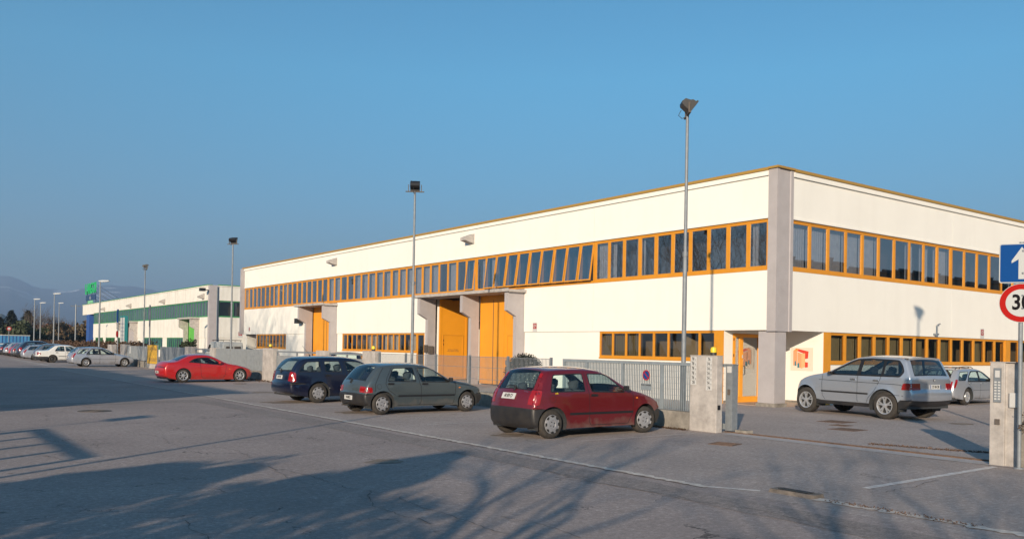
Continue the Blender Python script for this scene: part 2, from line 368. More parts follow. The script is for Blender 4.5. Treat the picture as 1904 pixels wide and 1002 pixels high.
def manhole(x, y, r, label, rz=0, sq=None, m='iron'):
    root = empty('manhole_cover', (x, y, 0), rz, label=label, cat='manhole cover')
    mb = MB()
    if sq: mb.box(-sq/2, sq/2, -sq/2, sq/2, .001, .009)
    else: mb.lathe([(0, .009), (r, .009), (r, .001)], (0, 0, 0), 'z', 28)
    mb.build('lid', m, root)
    mb = MB()
    if sq:
        for i in range(5): mb.box(-sq*.4, sq*.4, -sq*.4+i*sq*.18, -sq*.4+i*sq*.18+.02, .009, .013)
        for a, b in ((-sq/2-.05, -sq/2-.005), (sq/2+.005, sq/2+.05)): mb.box(a, b, -sq/2-.05, sq/2+.05, .001, .008)
        for a, b in ((-sq/2-.05, -sq/2-.005), (sq/2+.005, sq/2+.05)): mb.box(-sq/2-.005, sq/2+.005, a, b, .001, .008)
    else:
        mb.lathe([(r+.005, .009), (r+.06, .009), (r+.06, .001)], (0, 0, 0), 'z', 28)
        for k in range(3): mb.lathe([(r*(.3+.25*k), .009), (r*(.3+.25*k), .013), (r*(.3+.25*k)+.02, .013), (r*(.3+.25*k)+.02, .009)], (0, 0, 0), 'z', 28)
    mb.build('rim', m, root)
manhole(4.32, 23.4, .33, 'round iron manhole cover in the road at the left')
manhole(19.9, 12.8, 0, 'rusty square cover in the yard, nearest the silver off-roader', .05, .62, 'rust')
manhole(18.1, 11.35, 0, 'rusty square cover in the yard, nearest the gate track', .05, .55, 'rust')
manhole(19.0, 12.1, 0, 'small rusty cover between the two square covers in the yard', .05, .32, 'rust')
manhole(12.6, 37.0, .22, 'small round cover in the parking strip behind the red coupe')
# raised broken kerb inlet
root = empty('kerb_inlet', (9.12, 6.45, 0), 0, label='low concrete kerb inlet with dark slot at the road edge', cat='drain')
mb = MB(); mb.prism([(-.08, 0), (-.06, .045), (.12, .05), (.15, .0)], 1, -.34, .30); mb.build('block', mat('dark_concrete', (.20, .17, .145), .9, noise=.5, nscale=12), root)
mb = MB(); mb.box(-.03, .09, -.24, .2, .03, .056); mb.build('slot', 'hubdark', root)
# weeds and leaf litter at the foot of the wall
def litter(name, pts, n, spread, m, label, cat, size=.03, h=.03):
    mb = MB()
    for k in range(n):
        i = random.randrange(len(pts)-1); t = random.random(); a, b = pts[i], pts[i+1]
        c = Vector((a[0]+(b[0]-a[0])*t+random.gauss(0, spread), a[1]+(b[1]-a[1])*t+random.gauss(0, spread), random.uniform(.004, h)))
        u = Vector((random.gauss(0, 1), random.gauss(0, 1), random.gauss(0, .5))).normalized()*size*random.uniform(.4, 1.2); v = u.cross(Vector((random.gauss(0, 1), random.gauss(0, 1), 1))).normalized()*size*.6
        mb.add([c-u-v, c+u-v*.2, c+u*.3+v], [(0, 1, 2)])
    return tag(mb.build(name, m), label, cat, kind='stuff')
litter('dead_leaves', [(14.38, 12.95), (14.38, 14.6)], 500, .05, 'leafr', 'brown dead leaves at the foot of the low wall by the number pillar', 'leaves')
litter('dead_leaves', [(14.35, 38.0), (14.3, 58)], 900, .12, 'leafr', 'dead leaves along the foot of the far fence', 'leaves', .06, .08)
litter('weeds', [(15.6, 9.3), (15.9, 8.2), (16.3, 7.2), (15.6, 6.4)], 900, .05, 'rust', 'dry moss and grit in the cracked joint inside the gateway', 'moss', .03, .02)
litter('weeds', [(9.1, 5.9), (9.1, 4.2)], 260, .04, 'rust', 'moss along the rough kerb edge', 'moss', .02, .02)

# ------------------------------------------------------------------ white building with orange windows
XL, YR = 23.1, 17.1
RF = 7.5
def wallbox(root, pts, name='wall', m='wall'):
    for p in pts: mb = MB(); mb.box(*p); ob = mb.build(name, m, root)
    return ob
def strip_window(root, axis, plane, a0, a1, z0, z1, n, frame, glass, cur=(), open_=(), deep=.10, name='window', cw=.05, mull=.05, inside_m='interior', curm='curtain', sill=True, curt_part=None):
    """row of n casements between a0 and a1 on a wall plane. axis 'x': plane X=const, runs along y (faces -x); axis 'y': faces -y"""
    def B(mb, d0, d1, u0, u1, zz0, zz1, mi=0):
        if axis == 'x': mb.box(plane+d0, plane+d1, u0, u1, zz0, zz1, mi)
        else: mb.box(u0, u1, plane+d0, plane+d1, zz0, zz1, mi)
    mb = MB(); fr = .055
    B(mb, .0, deep, a0, a1, z0, z0+fr); B(mb, .0, deep, a0, a1, z1-fr, z1)
    if sill: B(mb, -.045, deep, a0, a1, z0-.05, z0-.001)
    B(mb, .0, deep, a0, a0+fr, z0+fr, z1-fr); B(mb, .0, deep, a1-fr, a1, z0+fr, z1-fr)
    pit = (a1-a0)/n
    for i in range(1, n): B(mb, .006, deep, a0+i*pit-mull/2, a0+i*pit+mull/2, z0+fr, z1-fr)
    win = mb.build(name, frame, root)
    for i in range(n):
        u0 = a0+i*pit+(fr if i == 0 else mull/2)+.003; u1 = a0+(i+1)*pit-(fr if i == n-1 else mull/2)-.003
        q0, q1 = z0+fr+.003, z1-fr-.003
        mb = MB(); t = cw; jit = random.uniform(-.004, .004)
        def C(d0, d1, b0, b1, e0, e1, mi=0): B(mb, d0, d1, b0, b1, e0, e1, mi)
        C(.012, .055, u0, u1, q0, q0+t); C(.012, .055, u0, u1, q1-t, q1); C(.012, .055, u0, u0+t, q0+t, q1-t); C(.012, .055, u1-t, u1, q0+t, q1-t)
        # pane: a thin sheet, each one set at its own very slight angle
        d = .030+jit; e = random.uniform(-.007, .007); k = random.uniform(-.012, .012)
        c = [(u0+t, q0+t, d+e), (u1-t, q0+t, d-e+k), (u1-t, q1-t, d+k), (u0+t, q1-t, d)]
        vs = [((plane+dd, u, z) if axis == 'x' else (u, plane+dd, z)) for u, z, dd in c]
        mb.add(vs, [(0, 3, 2, 1) if axis == 'x' else (0, 1, 2, 3)], 1)
        if i in open_:                                   # top hung, pushed out at the bottom
            a = radians(open_[i] if isinstance(open_, dict) else 8); nv = []
            for v in mb.v:
                dd = (v[0] if axis == 'x' else v[1])-plane; h = v[2]-q1
                d2 = dd*cos(a)+h*sin(a); h2 = -dd*sin(a)+h*cos(a)
                nv.append((plane+d2, v[1], q1+h2) if axis == 'x' else (v[0], plane+d2, q1+h2))
            mb.v = nv
        mb.build('casement', [frame, glass], win)
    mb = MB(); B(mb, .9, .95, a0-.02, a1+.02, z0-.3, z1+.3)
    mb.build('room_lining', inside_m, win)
    if cur:
        mb = MB()
        for i in cur:
            fr_ = cur[i]; u0 = a0+i*pit+.03; u1 = u0+pit*abs(fr_)
            if fr_ < 0: u1 = a0+(i+1)*pit-.03; u0 = u1-pit*abs(fr_)
            m_ = max(4, int((u1-u0)/.06)); vs = []
            for j in range(m_+1):
                u = u0+(u1-u0)*j/m_; dd = .22+(.03 if j % 2 else 0)
                for z in (z0-.1, z1+.1): vs.append((plane+dd, u, z) if axis == 'x' else (u, plane+dd, z))
            mb.add(vs, [(2*j, 2*j+2, 2*j+3, 2*j+1) for j in range(m_)])
        mb.build('curtain', curm, win)
    return win

bld = empty('warehouse', (XL, YR, 0), 0, label='long white two-storey warehouse with orange window bands and cut-back ground floor corner', cat='building')
bld.location = (0, 0, 0)
XE = 62
jy = [17.40, 25.86, 34.43, 43.0, 51.55, 60.1, 67.2]; jx = [23.92, 34.43, 45.3, 53.5, XE]
for a, b in zip(jy[:-1], jy[1:]): wallbox(bld, [(XL, XL+.22, a+.005, b-.005, 6.19, RF)], 'upper_panel')
for a, b in zip(jx[:-1], jx[1:]): wallbox(bld, [(a+.005, b-.005, YR, YR+.22, 6.19, RF), ], 'upper_panel'); wallbox(bld, [(a+.005, b-.005, YR, YR+.22, 2.49, 4.43)], 'middle_panel')
for a, b in ((17.40, 25.86), (25.86, 30.46), (38.36, 43.0), (43.0, 50.0), (54.12, 60.1), (60.1, 67.2)):
    wallbox(bld, [(XL, XL+.22, a+.005, b-.005, 2.49, 4.43)], 'middle_panel')
# cornice and coping
wallbox(bld, [(XL-.07, XL+.3, 17.40, 67.3, 7.505, 7.66), (XL-.03, XL+.2, 17.40, 67.2, 6.12, 6.185)], 'cornice')
wallbox(bld, [(23.92, XE, YR-.07, YR+.3, 7.505, 7.66), (23.92, XE, YR-.03, YR+.2, 6.12, 6.185)], 'cornice')
wallbox(bld, [(XL-.11, XL+.4, 17.38, 67.55, 7.665, 7.76), (23.94, XE, YR-.11, YR+.4, 7.665, 7.76), (XL-.11, 23.93, 16.99, 17.375, 7.70, 7.768)], 'roof_coping', 'coping')
wallbox(bld, [(XL+.45, XE-.1, YR+.45, 67.3, 7.35, 7.45)], 'roof', 'concrete')
wallbox(bld, [(XL+.3, XE, 67.3, 67.5, 0, 7.6), (XE, XE+.2, YR, 67.5, 0, 7.6)], 'back_wall')
# corner pilaster and pillar
mb = MB(); mb.prism([(XL-.05, 17.395), (XL-.05, YR-.05), (XL+.07, YR-.05), (XL+.10, YR-.025), (23.74, YR-.025), (23.77, YR-.05), (23.915, YR-.05), (23.915, 17.395)], 2, 2.45, 7.695); mb.build('corner_pilaster', 'pilaster', bld)
mb = MB(); mb.box(23.15, 23.72, 17.13, 17.78, .121, 2.447); mb.build('corner_pillar', 'pilaster', bld)
mb = MB(); mb.box(23.11, 23.76, 17.09, 17.82, 0, .12); mb.build('pillar_plinth', 'concrete_old', bld)
mb = MB(); mb.box(XL-.25, XL+.3, 67.21, 67.5, 2.49, 7.66); mb.build('end_pilaster', 'pilaster', bld)
# recess
wallbox(bld, [(XL+.23, 26.0, YR+.23, 19.42, 2.52, 2.7)], 'recess_ceiling')
wallbox(bld, [(XL+.05, 23.60, 19.2, 19.42, 0, 2.515), (25.16, 25.8, 19.2, 19.42, 0, 2.515), (23.60, 25.16, 19.2, 19.42, 2.40, 2.515)], 'recess_wall')
wallbox(bld, [(25.8, 26.0, YR+.04, 19.42, .10, 2.515)], 'recess_wall')
wallbox(bld, [(25.785, 25.81, YR+.035, 19.2, 0, .10), (25.17, 25.78, 19.185, 19.2, 0, .10), (XL+.05, 23.60, 19.185, 19.2, 0, .10)], 'skirting', 'concrete_old')
mb = MB(); mb.box(XL+.1, 25.78, YR+.1, 19.18, .0, .02); mb.build('entrance_floor', mat('entrance_tiles', (.42, .30, .22), .6, noise=.2, nscale=6), bld)
# corner panels, orange
mb = MB(); mb.box(XL+.02, XL+.12, 19.205, 19.56, 0, 2.485); mb.build('orange_panel', 'orange', bld)
mb = MB(); mb.box(25.80, 26.19, YR+.005, YR+.03, 0, 2.485); mb.build('orange_panel', 'orange', bld)
# ground floor walls
E1 = XL+.05
wallbox(bld, [(E1, E1+.2, 19.565, 25.5, 0, 1.41), (E1, E1+.2, 25.5, 30.46, 0, 2.485), (E1, E1+.2, 38.36, 39.2, 0, 2.485), (E1, E1+.2, 40.05, 49.25, 0, 1.41), (E1, E1+.2, 49.25, 50.0, 0, 2.485),
              (E1, E1+.2, 54.12, 58.48, 0, 2.485), (E1, E1+.2, 58.48, 64.4, 0, 1.41)], 'ground_wall')
wallbox(bld, [(26.19, 44, YR+.05, YR+.25, 0, 1.38), (44, XE, YR+.05, YR+.25, 0, 2.485)], 'ground_wall')
wallbox(bld, [(XL+.06, XL+1.6, 64.4, 64.6, 0, 2.485), (XL+1.6, XL+1.8, 64.4, 67.3, 0, 2.485), (XL+.23, XL+1.8, 64.4, 67.2, 2.5, 2.6)], 'recess_wall', 'pilaster')
# upper windows
def upw(a, b, n, **k): strip_window(bld, 'x', XL+.04, a, b, 4.485, 6.115, n, 'orange', 'glass', **k)
upw(17.41, 25.85, 10, cur={9: .9, 8: -.25, 0: -.3, 7: .4, 6: -.1})
upw(25.87, 34.42, 10, open_={0: 8, 1: 8, 2: 8, 3: 8, 4: 8, 5: 8, 6: 8, 7: 7.5, 8: 7}, cur={7: .4, 8: .8, 9: .7})
upw(34.44, 42.99, 10, open_={0: 6}, cur={0: .6, 1: .2, 2: 1, 4: 1, 5: 1, 6: 1, 7: 1, 8: 1, 9: 1})
upw(43.01, 51.54, 9, cur={0: 1, 1: 1, 2: 1, 3: 1, 4: 1, 5: .6, 7: 1, 8: 1})
upw(51.56, 60.09, 10, cur={3: .5, 5: .4, 8: 1})
upw(60.11, 67.19, 8, cur={0: 1, 5: .3, 6: .8, 7: 1})
def upr(a, b, n, **k): strip_window(bld, 'y', YR+.04, a, b, 4.485, 6.115, n, 'orange', 'glass', **k)
upr(23.93, 34.42, 10, cur={0: 1, 1: .95, 2: 1, 3: 1, 4: 1, 5: .25, 7: .5, 8: .6, 9: 1}); upr(34.44, 45.29, 10, cur={0: .2, 5: 1, 6: 1}); upr(45.31, 53.49, 8); upr(53.51, XE, 8)
# ground floor windows
def lw(a, b, n, **k): strip_window(bld, 'x', XL+.05, a, b, 1.465, 2.48, n, 'orange', 'glass_low', cw=.022, mull=.035, **k)
lw(19.57, 25.48, 8, inside_m='room', cur={7: 1, 6: 1, 5: 1, 4: .3}, curm=mat('brown_blind', (.11, .095, .055), .8))
lw(40.06, 49.24, 14, inside_m='room', cur={0: 1, 3: 1, 4: 1, 5: 1, 7: 1, 8: 1, 9: .5}, curm='curtain'); lw(58.5, 64.38, 9, inside_m='room', cur={2: .5, 6: .7})
def rw_(a, b, n, **k): strip_window(bld, 'y', YR+.05, a, b, 1.435, 2.48, n, 'orange', 'glass_low', cw=.028, mull=.10, inside_m='room', **k)
bl = mat('olive_blind', (.16, .15, .10), .85, noise=.2, nscale=4)
rw_(26.2, 39.2, 14, cur={0: 1, 1: 1, 2: 1, 3: 1, 4: 1, 5: 1, 6: 1, 8: 1, 9: .2, 11: 1, 12: .3}, curm=bl); rw_(39.65, 44.0, 5)
wallbox(bld, [(39.2, 39.65, YR+.03, YR+.25, 1.381, 2.485)], 'wide_post', 'orange')
# dark glazed service door by the first bay
r2 = strip_window(bld, 'x', XL+.05, 39.21, 40.04, .06, 2.48, 1, 'orange', 'glass_low', sill=False, name='glazed_door', inside_m='interior')
# entrance door: frame, side light and leaf with pull handle, faces -y
dr = MB(); y = 19.19
dr.box(23.61, 23.69, y-.01, y+.07, .02, 2.39); dr.box(25.07, 25.15, y-.01, y+.07, .02, 2.39); dr.box(23.69, 25.07, y-.01, y+.07, 2.27, 2.39); dr.box(23.69, 25.07, y-.01, y+.07, .02, .22)
dr.box(23.96, 24.14, y-.013, y+.07, .22, 2.27)
dr.box(23.69, 23.74, y-.006, y+.05, .22, 2.27); dr.box(24.98, 25.07, y-.006, y+.05, .22, 2.27)
entr = dr.build('entrance_door', mat('red_orange_paint', (.80, .33, .02), .45, noise=.1, nscale=3), bld)
mb = MB(); mb.box(23.74, 23.96, y+.02, y+.026, .22, 2.27); mb.box(24.14, 24.98, y+.02, y+.026, .22, 2.27); mb.build('pane', 'glass', entr)
mb = MB(); mb.tube([(24.17, y-.012, .98), (24.17, y-.07, .98), (24.17, y-.07, 1.28), (24.17, y-.012, 1.28)], .016, 8); mb.build('pull_handle', 'black', entr, True)
mb = MB(); mb.box(24.08, 24.13, y-.018, y-.013, 1.55, 1.66); mb.build('sticker', 'plate', entr)
mb = MB()
for z in (.3, .95, 1.6, 2.15): mb.box(23.615, 23.64, y-.03, y-.011, z, z+.09); mb.box(25.12, 25.145, y-.03, y-.011, z, z+.09)
mb.build('hinge', 'trim', entr)
mb = MB(); mb.box(23.5, 25.3, 21.2, 21.25, 0, 2.5); mb.build('hall_wall', mat('hall_wall_paint', (.30, .27, .22), .9), entr)
mb = MB(); mb.box(24.35, 24.68, 19.33, 19.41, 1.20, 1.55); mb.build('letter_box', 'black', entr)

# loading bays: fins with haunches, slab, doors
def fin(y0, y1, name='bay_fin'):
    mb = MB(); mb.prism([(22.68, 0), (XL+.04, 0), (XL+.04, 4.235), (22.18, 4.235), (22.18, 3.43), (22.68, 3.17)], 1, y0, y1); return mb.build(name, 'pilaster', bld)
fin(30.47, 30.70); fin(38.12, 38.35); fin(34.10, 34.32); fin(50.02, 50.25); fin(53.88, 54.11)
mb = MB(); mb.box(22.10, XL+.035, 30.30, 38.62, 4.24, 4.36); mb.box(22.06, 22.10, 30.28, 38.64, 4.25, 4.39); mb.build('bay_canopy', 'concrete', bld)
mb = MB(); mb.box(22.10, XL+.035, 49.86, 54.5, 4.24, 4.36); mb.box(22.06, 22.10, 49.84, 54.52, 4.25, 4.39); mb.build('bay_canopy', 'concrete', bld)
mb = MB(); mb.box(XL+.036, XL+.22, 30.30, 38.62, 4.24, 4.43); mb.box(XL+.036, XL+.22, 49.86, 54.5, 4.24, 4.43); mb.build('lintel', 'concrete', bld)
def leaf_x(x, y0, y1, seams, wicket=None, name='bay_door'):
    """door leaf facing -x"""
    mb = MB(); mb.box(x, x+.06, y0, y1, .05, 4.235)
    for a, b in ((y0, y0+.07), (y1-.07, y1)): mb.box(x-.012, x, a, b, .05, 4.235)
    d = mb.build(name, 'orange_door', bld)
    mb = MB()
    for s_ in seams: mb.box(x-.014, x-.001, s_-.018, s_+.018, .05, 4.0)
    mb.build('seam', 'rust', d)
    if wicket:
        a, b = wicket; mb = MB()
        for q in ((a, a+.035, .15, 2.35), (b-.035, b, .15, 2.35), (a+.035, b-.035, 2.315, 2.35)): mb.box(x-.02, x-.001, *q)
        mb.build('wicket_frame', 'orange', d)
        mb = MB(); mb.tube([(x-.02, b+.06, 1.05), (x-.06, b+.06, 1.05), (x-.06, b+.06, 1.18)], .012, 6); mb.box(x-.022, x-.013, b+.03, b+.09, .98, 1.2); mb.build('handle', 'galv', d)
    return d
leaf_x(XL+.12, 32.12, 34.09, [33.0]); leaf_x(XL+.12, 30.71, 32.10, [], (30.8, 31.85))
leaf_x(XL+.12, 50.98, 53.87, [51.75]); leaf_x(XL+.12, 50.26, 50.96, [])
# open bay: side wall on +y with the swung door, back wall
wallbox(bld, [(XL+.23, 29.5, 38.13, 38.3, 0, 4.235)], 'bay_side_wall'); wallbox(bld, [(XL+.23, 29.5, 34.12, 34.3, 0, 4.235)], 'bay_side_wall')
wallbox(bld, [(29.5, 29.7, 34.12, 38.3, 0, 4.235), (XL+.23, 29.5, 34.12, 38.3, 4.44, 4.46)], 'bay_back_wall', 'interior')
mb = MB(); yy = 37.95
mb.box(23.30, 25.02, yy, yy+.06, .08, 4.22)
mb.box(23.30, 23.42, yy-.014, yy, .08, 4.22); mb.box(24.90, 25.02, yy-.014, yy, .08, 4.22); mb.box(23.42, 24.90, yy-.014, yy, 4.10, 4.22)
d = mb.build('open_bay_door', 'orange_door', bld)
mb = MB()
for q in ((23.50, 23.54, .2, 2.40), (24.74, 24.78, .2, 2.40), (23.54, 24.74, 2.36, 2.40)): mb.box(q[0], q[1], yy-.02, yy-.001, q[2], q[3])
mb.build('wicket_frame', 'orange', d)
textmesh('VIETATO L\'ACCESSO', (24.15, yy-.001, 1.62), (1, 0, 0), (0, 0, 1), .05, 'lettering', 'rust', d); textmesh('AI NON ADDETTI AI LAVORI', (24.15, yy-.001, 1.54), (1, 0, 0), (0, 0, 1), .04, 'lettering', 'rust', d)
mb = MB(); mb.box(23.52, 23.55, yy-.03, yy-.021, 2.05, 2.15); mb.box(23.52, 23.55, yy-.03, yy-.021, 1.85, 1.95); mb.build('hinge', 'trim', d)
wallbox(bld, [(25.25, 26.2, 38.11, 38.129, 2.75, 3.15)], 'small_window', 'interior')
# joint sealant lines and drain spouts
for q in (34.55, 50.1):
    mb = MB(); z = 6.95
    vs = [(XL, q, z-.16), (XL-.55, q, z-.02), (XL-.55, q, z+.12), (XL, q, z+.33)]; vs2 = [(a, q+.42, c) for a, b, c in vs]
    mb.add(vs+vs2, [(0, 1, 2, 3), (7, 6, 5, 4), (0, 4, 5, 1), (1, 5, 6, 2), (2, 6, 7, 3)]); mb.build('drain_spout', 'concrete', bld)
# wall plates with red symbol
def hydrant(root, axis, u, z, plane, s=.32):
    if axis == 'x': ax = (0, -1, 0); P = lambda a, b, d: (plane-d, u-a, z+b)
    else: ax = (1, 0, 0); P = lambda a, b, d: (u+a, plane-d, z+b)
    mb = MB(); h = s/2
    mb.add([P(-h, -h*1.5, .006), P(h, -h*1.5, .006), P(h, h, .006), P(-h, h, .006)], [(0, 1, 2, 3)]); b = mb.build('hydrant_plate', 'plate', root)
    mb = MB(); g = h*.72; mb.add([P(-g, -g, .009), P(g, -g, .009), P(g, g, .009), P(-g, g, .009)], [(0, 1, 2, 3)]); mb.build('red_field', 'signred', b)
    mb = MB(); n = 18; r1, r2 = g*.72, g*.45
    vs = [P(r*cos(2*pi*i/n), r*sin(2*pi*i/n), .012) for r in (r1, r2) for i in range(n)]
    mb.add(vs, [(i, (i+1) % n, n+(i+1) % n, n+i) for i in range(n-3)]); mb.add([P(-g*.1, -g*.2, .012), P(g*.5, -g*.2, .012), P(g*.5, g*.1, .012), P(-g*.1, g*.1, .012)], [(0, 1, 2, 3)]); mb.build('symbol', 'plate', b)
hydrant(bld, 'x', 29.65, 2.74, XL); hydrant(bld, 'x', 54.9, 2.7, XL); hydrant(bld, 'x', 65.9, 2.9, XL); hydrant(bld, 'y', 37.0, 2.75, YR)
# coloured emblem on the recess wall
X_ = 25.8
mb = MB(); mb.box(X_-.012, X_-.002, 17.52, 18.42, 1.15, 1.95)
em = mb.build('emblem_plate', mat('acrylic_plate', (.70, .62, .52), .3), bld)
def EP(pts, m, d, nm='emblem_shape'):
    mb = MB(); b = [(X_-.012-d, 18.42-u*.9, 1.15+v*.8) for u, v in pts]; n = len(b)
    mb.add(b+[(X_-.012, y_, z_) for _, y_, z_ in b], [tuple(range(n))]+[(i, (i+1) % n, n+(i+1) % n, n+i) for i in range(n)]); mb.build(nm, m, em)
salmon = mat('salmon_paint', (.72, .32, .16), .5); orangep = mat('deep_orange_paint', (.80, .30, .08), .5); redp = mat('emblem_red', (.60, .05, .03), .5); tealp = mat('emblem_teal', (.03, .18, .24), .5)
EP([(.13,.22),(.30,.26),(.30,.86),(.13,.86)], salmon, .012); EP([(.13,.86),(.30,.86),(.40,.95),(.22,.93)], orangep, .013); EP([(.22,.97),(.80,.84),(.80,.78),(.66,.72),(.30,.86)], redp, .010)
EP([(.33,.22),(.50,.10),(.50,.74),(.33,.80)], salmon, .016); EP([(.50,.10),(.66,.18),(.66,.76),(.50,.74)], mat('light_orange_paint', (.80, .42, .20), .5), .015); EP([(.66,.52),(.78,.54),(.80,.82),(.66,.78)], redp, .014); EP([(.66,.14),(.78,.16),(.78,.36),(.66,.38)], redp, .014)
EP([(.20,.20),(.27,.22),(.25,.42),(.20,.40)], tealp, .018); EP([(.33,.12),(.41,.14),(.41,.34),(.33,.32)], tealp, .020)
# small pipe bracket on the right facade, floodlights on the left
mb = MB(); mb.tube([(33.1, YR-.01, 2.6), (33.1, YR-.12, 2.62), (33.1, YR-.12, 2.95), (33.3, YR-.12, 3.0)], .025, 6); mb.box(33.0, 33.2, YR-.14, YR-.001, 2.55, 2.62); mb.build('pipe_bracket', 'galv', bld)
mb = MB(); mb.box(XL-.16, XL-.001, 55.3, 55.6, 3.32, 3.45); mb.box(XL-.5, XL-.16, 55.2, 55.7, 3.18, 3.52); mb.build('wall_floodlight', 'black', bld)
mb = MB(); mb.box(22.48, 22.68, 38.08, 38.119, 1.45, 1.85); mb.box(22.72, 22.98, 38.02, 38.119, 1.4, 1.8); mb.build('letter_box', 'iron', bld)

# ------------------------------------------------------------------ green-trimmed building beyond
gb = empty('warehouse', (0, 0, 0), 0, label='farther white warehouse with green window bands behind the grey fence', cat='building')
GX, GY = 26.8, 88.3
def gbx(boxes, nm, m='wall_green'): return wallbox(gb, boxes, nm, m)
q = GY+.4
gj = [q, 96.85, 105.4, 113.95, 122.5, 131.05, 139.6, 147.4]
for a, b in zip(gj[:-1], gj[1:]): gbx([(GX, GX+.2, a+.01, b-.01, 6.12, 7.55)], 'upper_panel')
gbx([(GX, GX+.2, 147.4, 156.6, 6.0, 7.55), (GX+.2, GX+8, 156.4, 156.6, 6.0, 7.55)], 'upper_panel'); gbx([(GX+.2, 40, 147.4, 156.4, 6.0, 6.1)], 'soffit', 'pilaster')
gbx([(GX-.05, GX+.3, q, 156.7, 7.56, 7.66)], 'cornice'); gbx([(GX-.08, GX+.4, q-.02, 156.75, 7.665, 7.75), (GX+.9, 62, GY-.08, GY+.4, 7.665, 7.75)], 'roof_coping', 'green')
gbx([(GX+.5, 60, GY+.5, 156, 7.3, 7.4)], 'roof', 'concrete')
for a, b in ((q, 91.75), (96.1, 105.4), (105.4, 113.95), (113.95, 118.6), (126.6, 131.05), (131.05, 139.6), (139.6, 147.5)): gbx([(GX, GX+.2, a+.01, b-.01, 2.3, 4.42)], 'middle_panel')
gbx([(GX+.2, 60, 147.3, 147.5, 0, 6.0)], 'end_wall')
for a, b in ((q, 91.75), (96.1, 97.2), (104.4, 106.3), (115.0, 118.6), (126.6, 127.6), (130.4, 132.1), (138.3, 140.2), (145.9, 147.4)): gbx([(GX+.04, GX+.24, a, b, 0, 2.295)], 'ground_wall')
gbx([(GX+.9, 62, GY, GY+.2, 6.12, 7.55)], 'upper_panel'); gbx([(GX+.9, 62, GY, GY+.2, 2.3, 4.42)], 'middle_panel'); gbx([(GX+.9, 62, GY+.04, GY+.24, 0, 2.295)], 'ground_wall')
gbx([(GX+.9, 62, GY-.06, GY+.2, 7.56, 7.66)], 'cornice')
mb = MB(); mb.box(GX-.05, GX+.9, GY-.05, q, 0, 7.66); mb.build('corner_pilaster', 'pilaster', gb)
mb = MB(); mb.tube([(GX+.7, GY-.12, .1), (GX+.7, GY-.12, 7.5)], .06, 8); mb.build('rain_pipe', 'galv', gb)
def gw(ax, pl, a, b, z0, z1, n, **k): strip_window(gb, ax, pl, a, b, z0, z1, n, 'green', 'glass_green', cw=.03, mull=.08, inside_m='room', **k)
for i, (a, b) in enumerate(zip(gj[:-1], gj[1:])):
    lite = i < 4
    gw('x', GX+.04, a+.01, b-.01, 4.47, 6.08, 8, cur={k: 1 for k in range(8)} if lite else {}, curm='curtain')
gw('y', GY+.04, GX+.92, 38, 4.47, 6.08, 7, cur={1: .3}, curm='curtain')
for a, b, n in ((97.2, 104.4, 9), (106.3, 115.0, 10), (127.6, 130.4, 3), (132.1, 138.3, 7), (140.2, 145.9, 6)):
    gw('x', GX+.05, a, b, .9, 2.28, n); gbx([(GX+.05, GX+.25, a, b, 0, .84)], 'ground_wall')
def gfin(y0): mb = MB(); mb.prism([(GX-.42, 0), (GX+.04, 0), (GX+.04, 4.235), (GX-.92, 4.235), (GX-.92, 3.43), (GX-.42, 3.17)], 1, y0, y0+.25); mb.build('bay_fin', 'concrete', gb)
for y0 in (91.75, 95.85, 118.6, 126.35): gfin(y0)
for a, b in ((91.6, 96.3), (118.4, 126.8)): mb = MB(); mb.box(GX-1.0, GX+.2, a, b, 4.24, 4.42); mb.build('bay_canopy', 'concrete', gb)
mb = MB(); mb.box(GX+.1, GX+.16, 92.0, 95.84, 0, 4.235); mb.build('bay_door', 'green_door', gb); mb = MB(); mb.box(GX+.6, GX+.7, 118.8, 126.3, 0, 4.235); mb.build('bay_door', 'pilaster', gb)
mb = MB(); mb.box(GX+.5, GX+.59, 120.2, 121.0, 0, 2.6); mb.build('green_post', 'green_door', gb)
for s_ in (90.0, 105.2, 122.1, 138.8):
    mb = MB(); z = 6.45
    vs = [(GX, s_, z-.16), (GX-.65, s_, z-.02), (GX-.65, s_, z+.12), (GX, s_, z+.40)]; vs2 = [(a, s_+.42, c) for a, b, c in vs]
    mb.add(vs+vs2, [(0, 1, 2, 3), (7, 6, 5, 4), (0, 4, 5, 1), (1, 5, 6, 2), (2, 6, 7, 3)]); mb.build('drain_spout', 'concrete', gb)
mb = MB(); mb.prism([(GX, 6.0), (GX, 0), (GX+1.6, 0), (GX+1.6, 4.9), (GX+2.4, 5.7), (GX+3.4, 5.99)], 1, 151.0, 153.2); mb.build('blue_pillar', 'bluepost', gb)
hydrant(gb, 'y', 30.0, 2.75, GY, .5)
mb = MB(); mb.tube([(GX-.05, GY+.1, 7.1), (GX-.7, GY-.1, 7.2)], .04, 6); mb.box(GX-1.0, GX-.5, GY-.3, GY+.3, 7.0, 7.3); mb.build('wall_floodlight', 'black', gb)
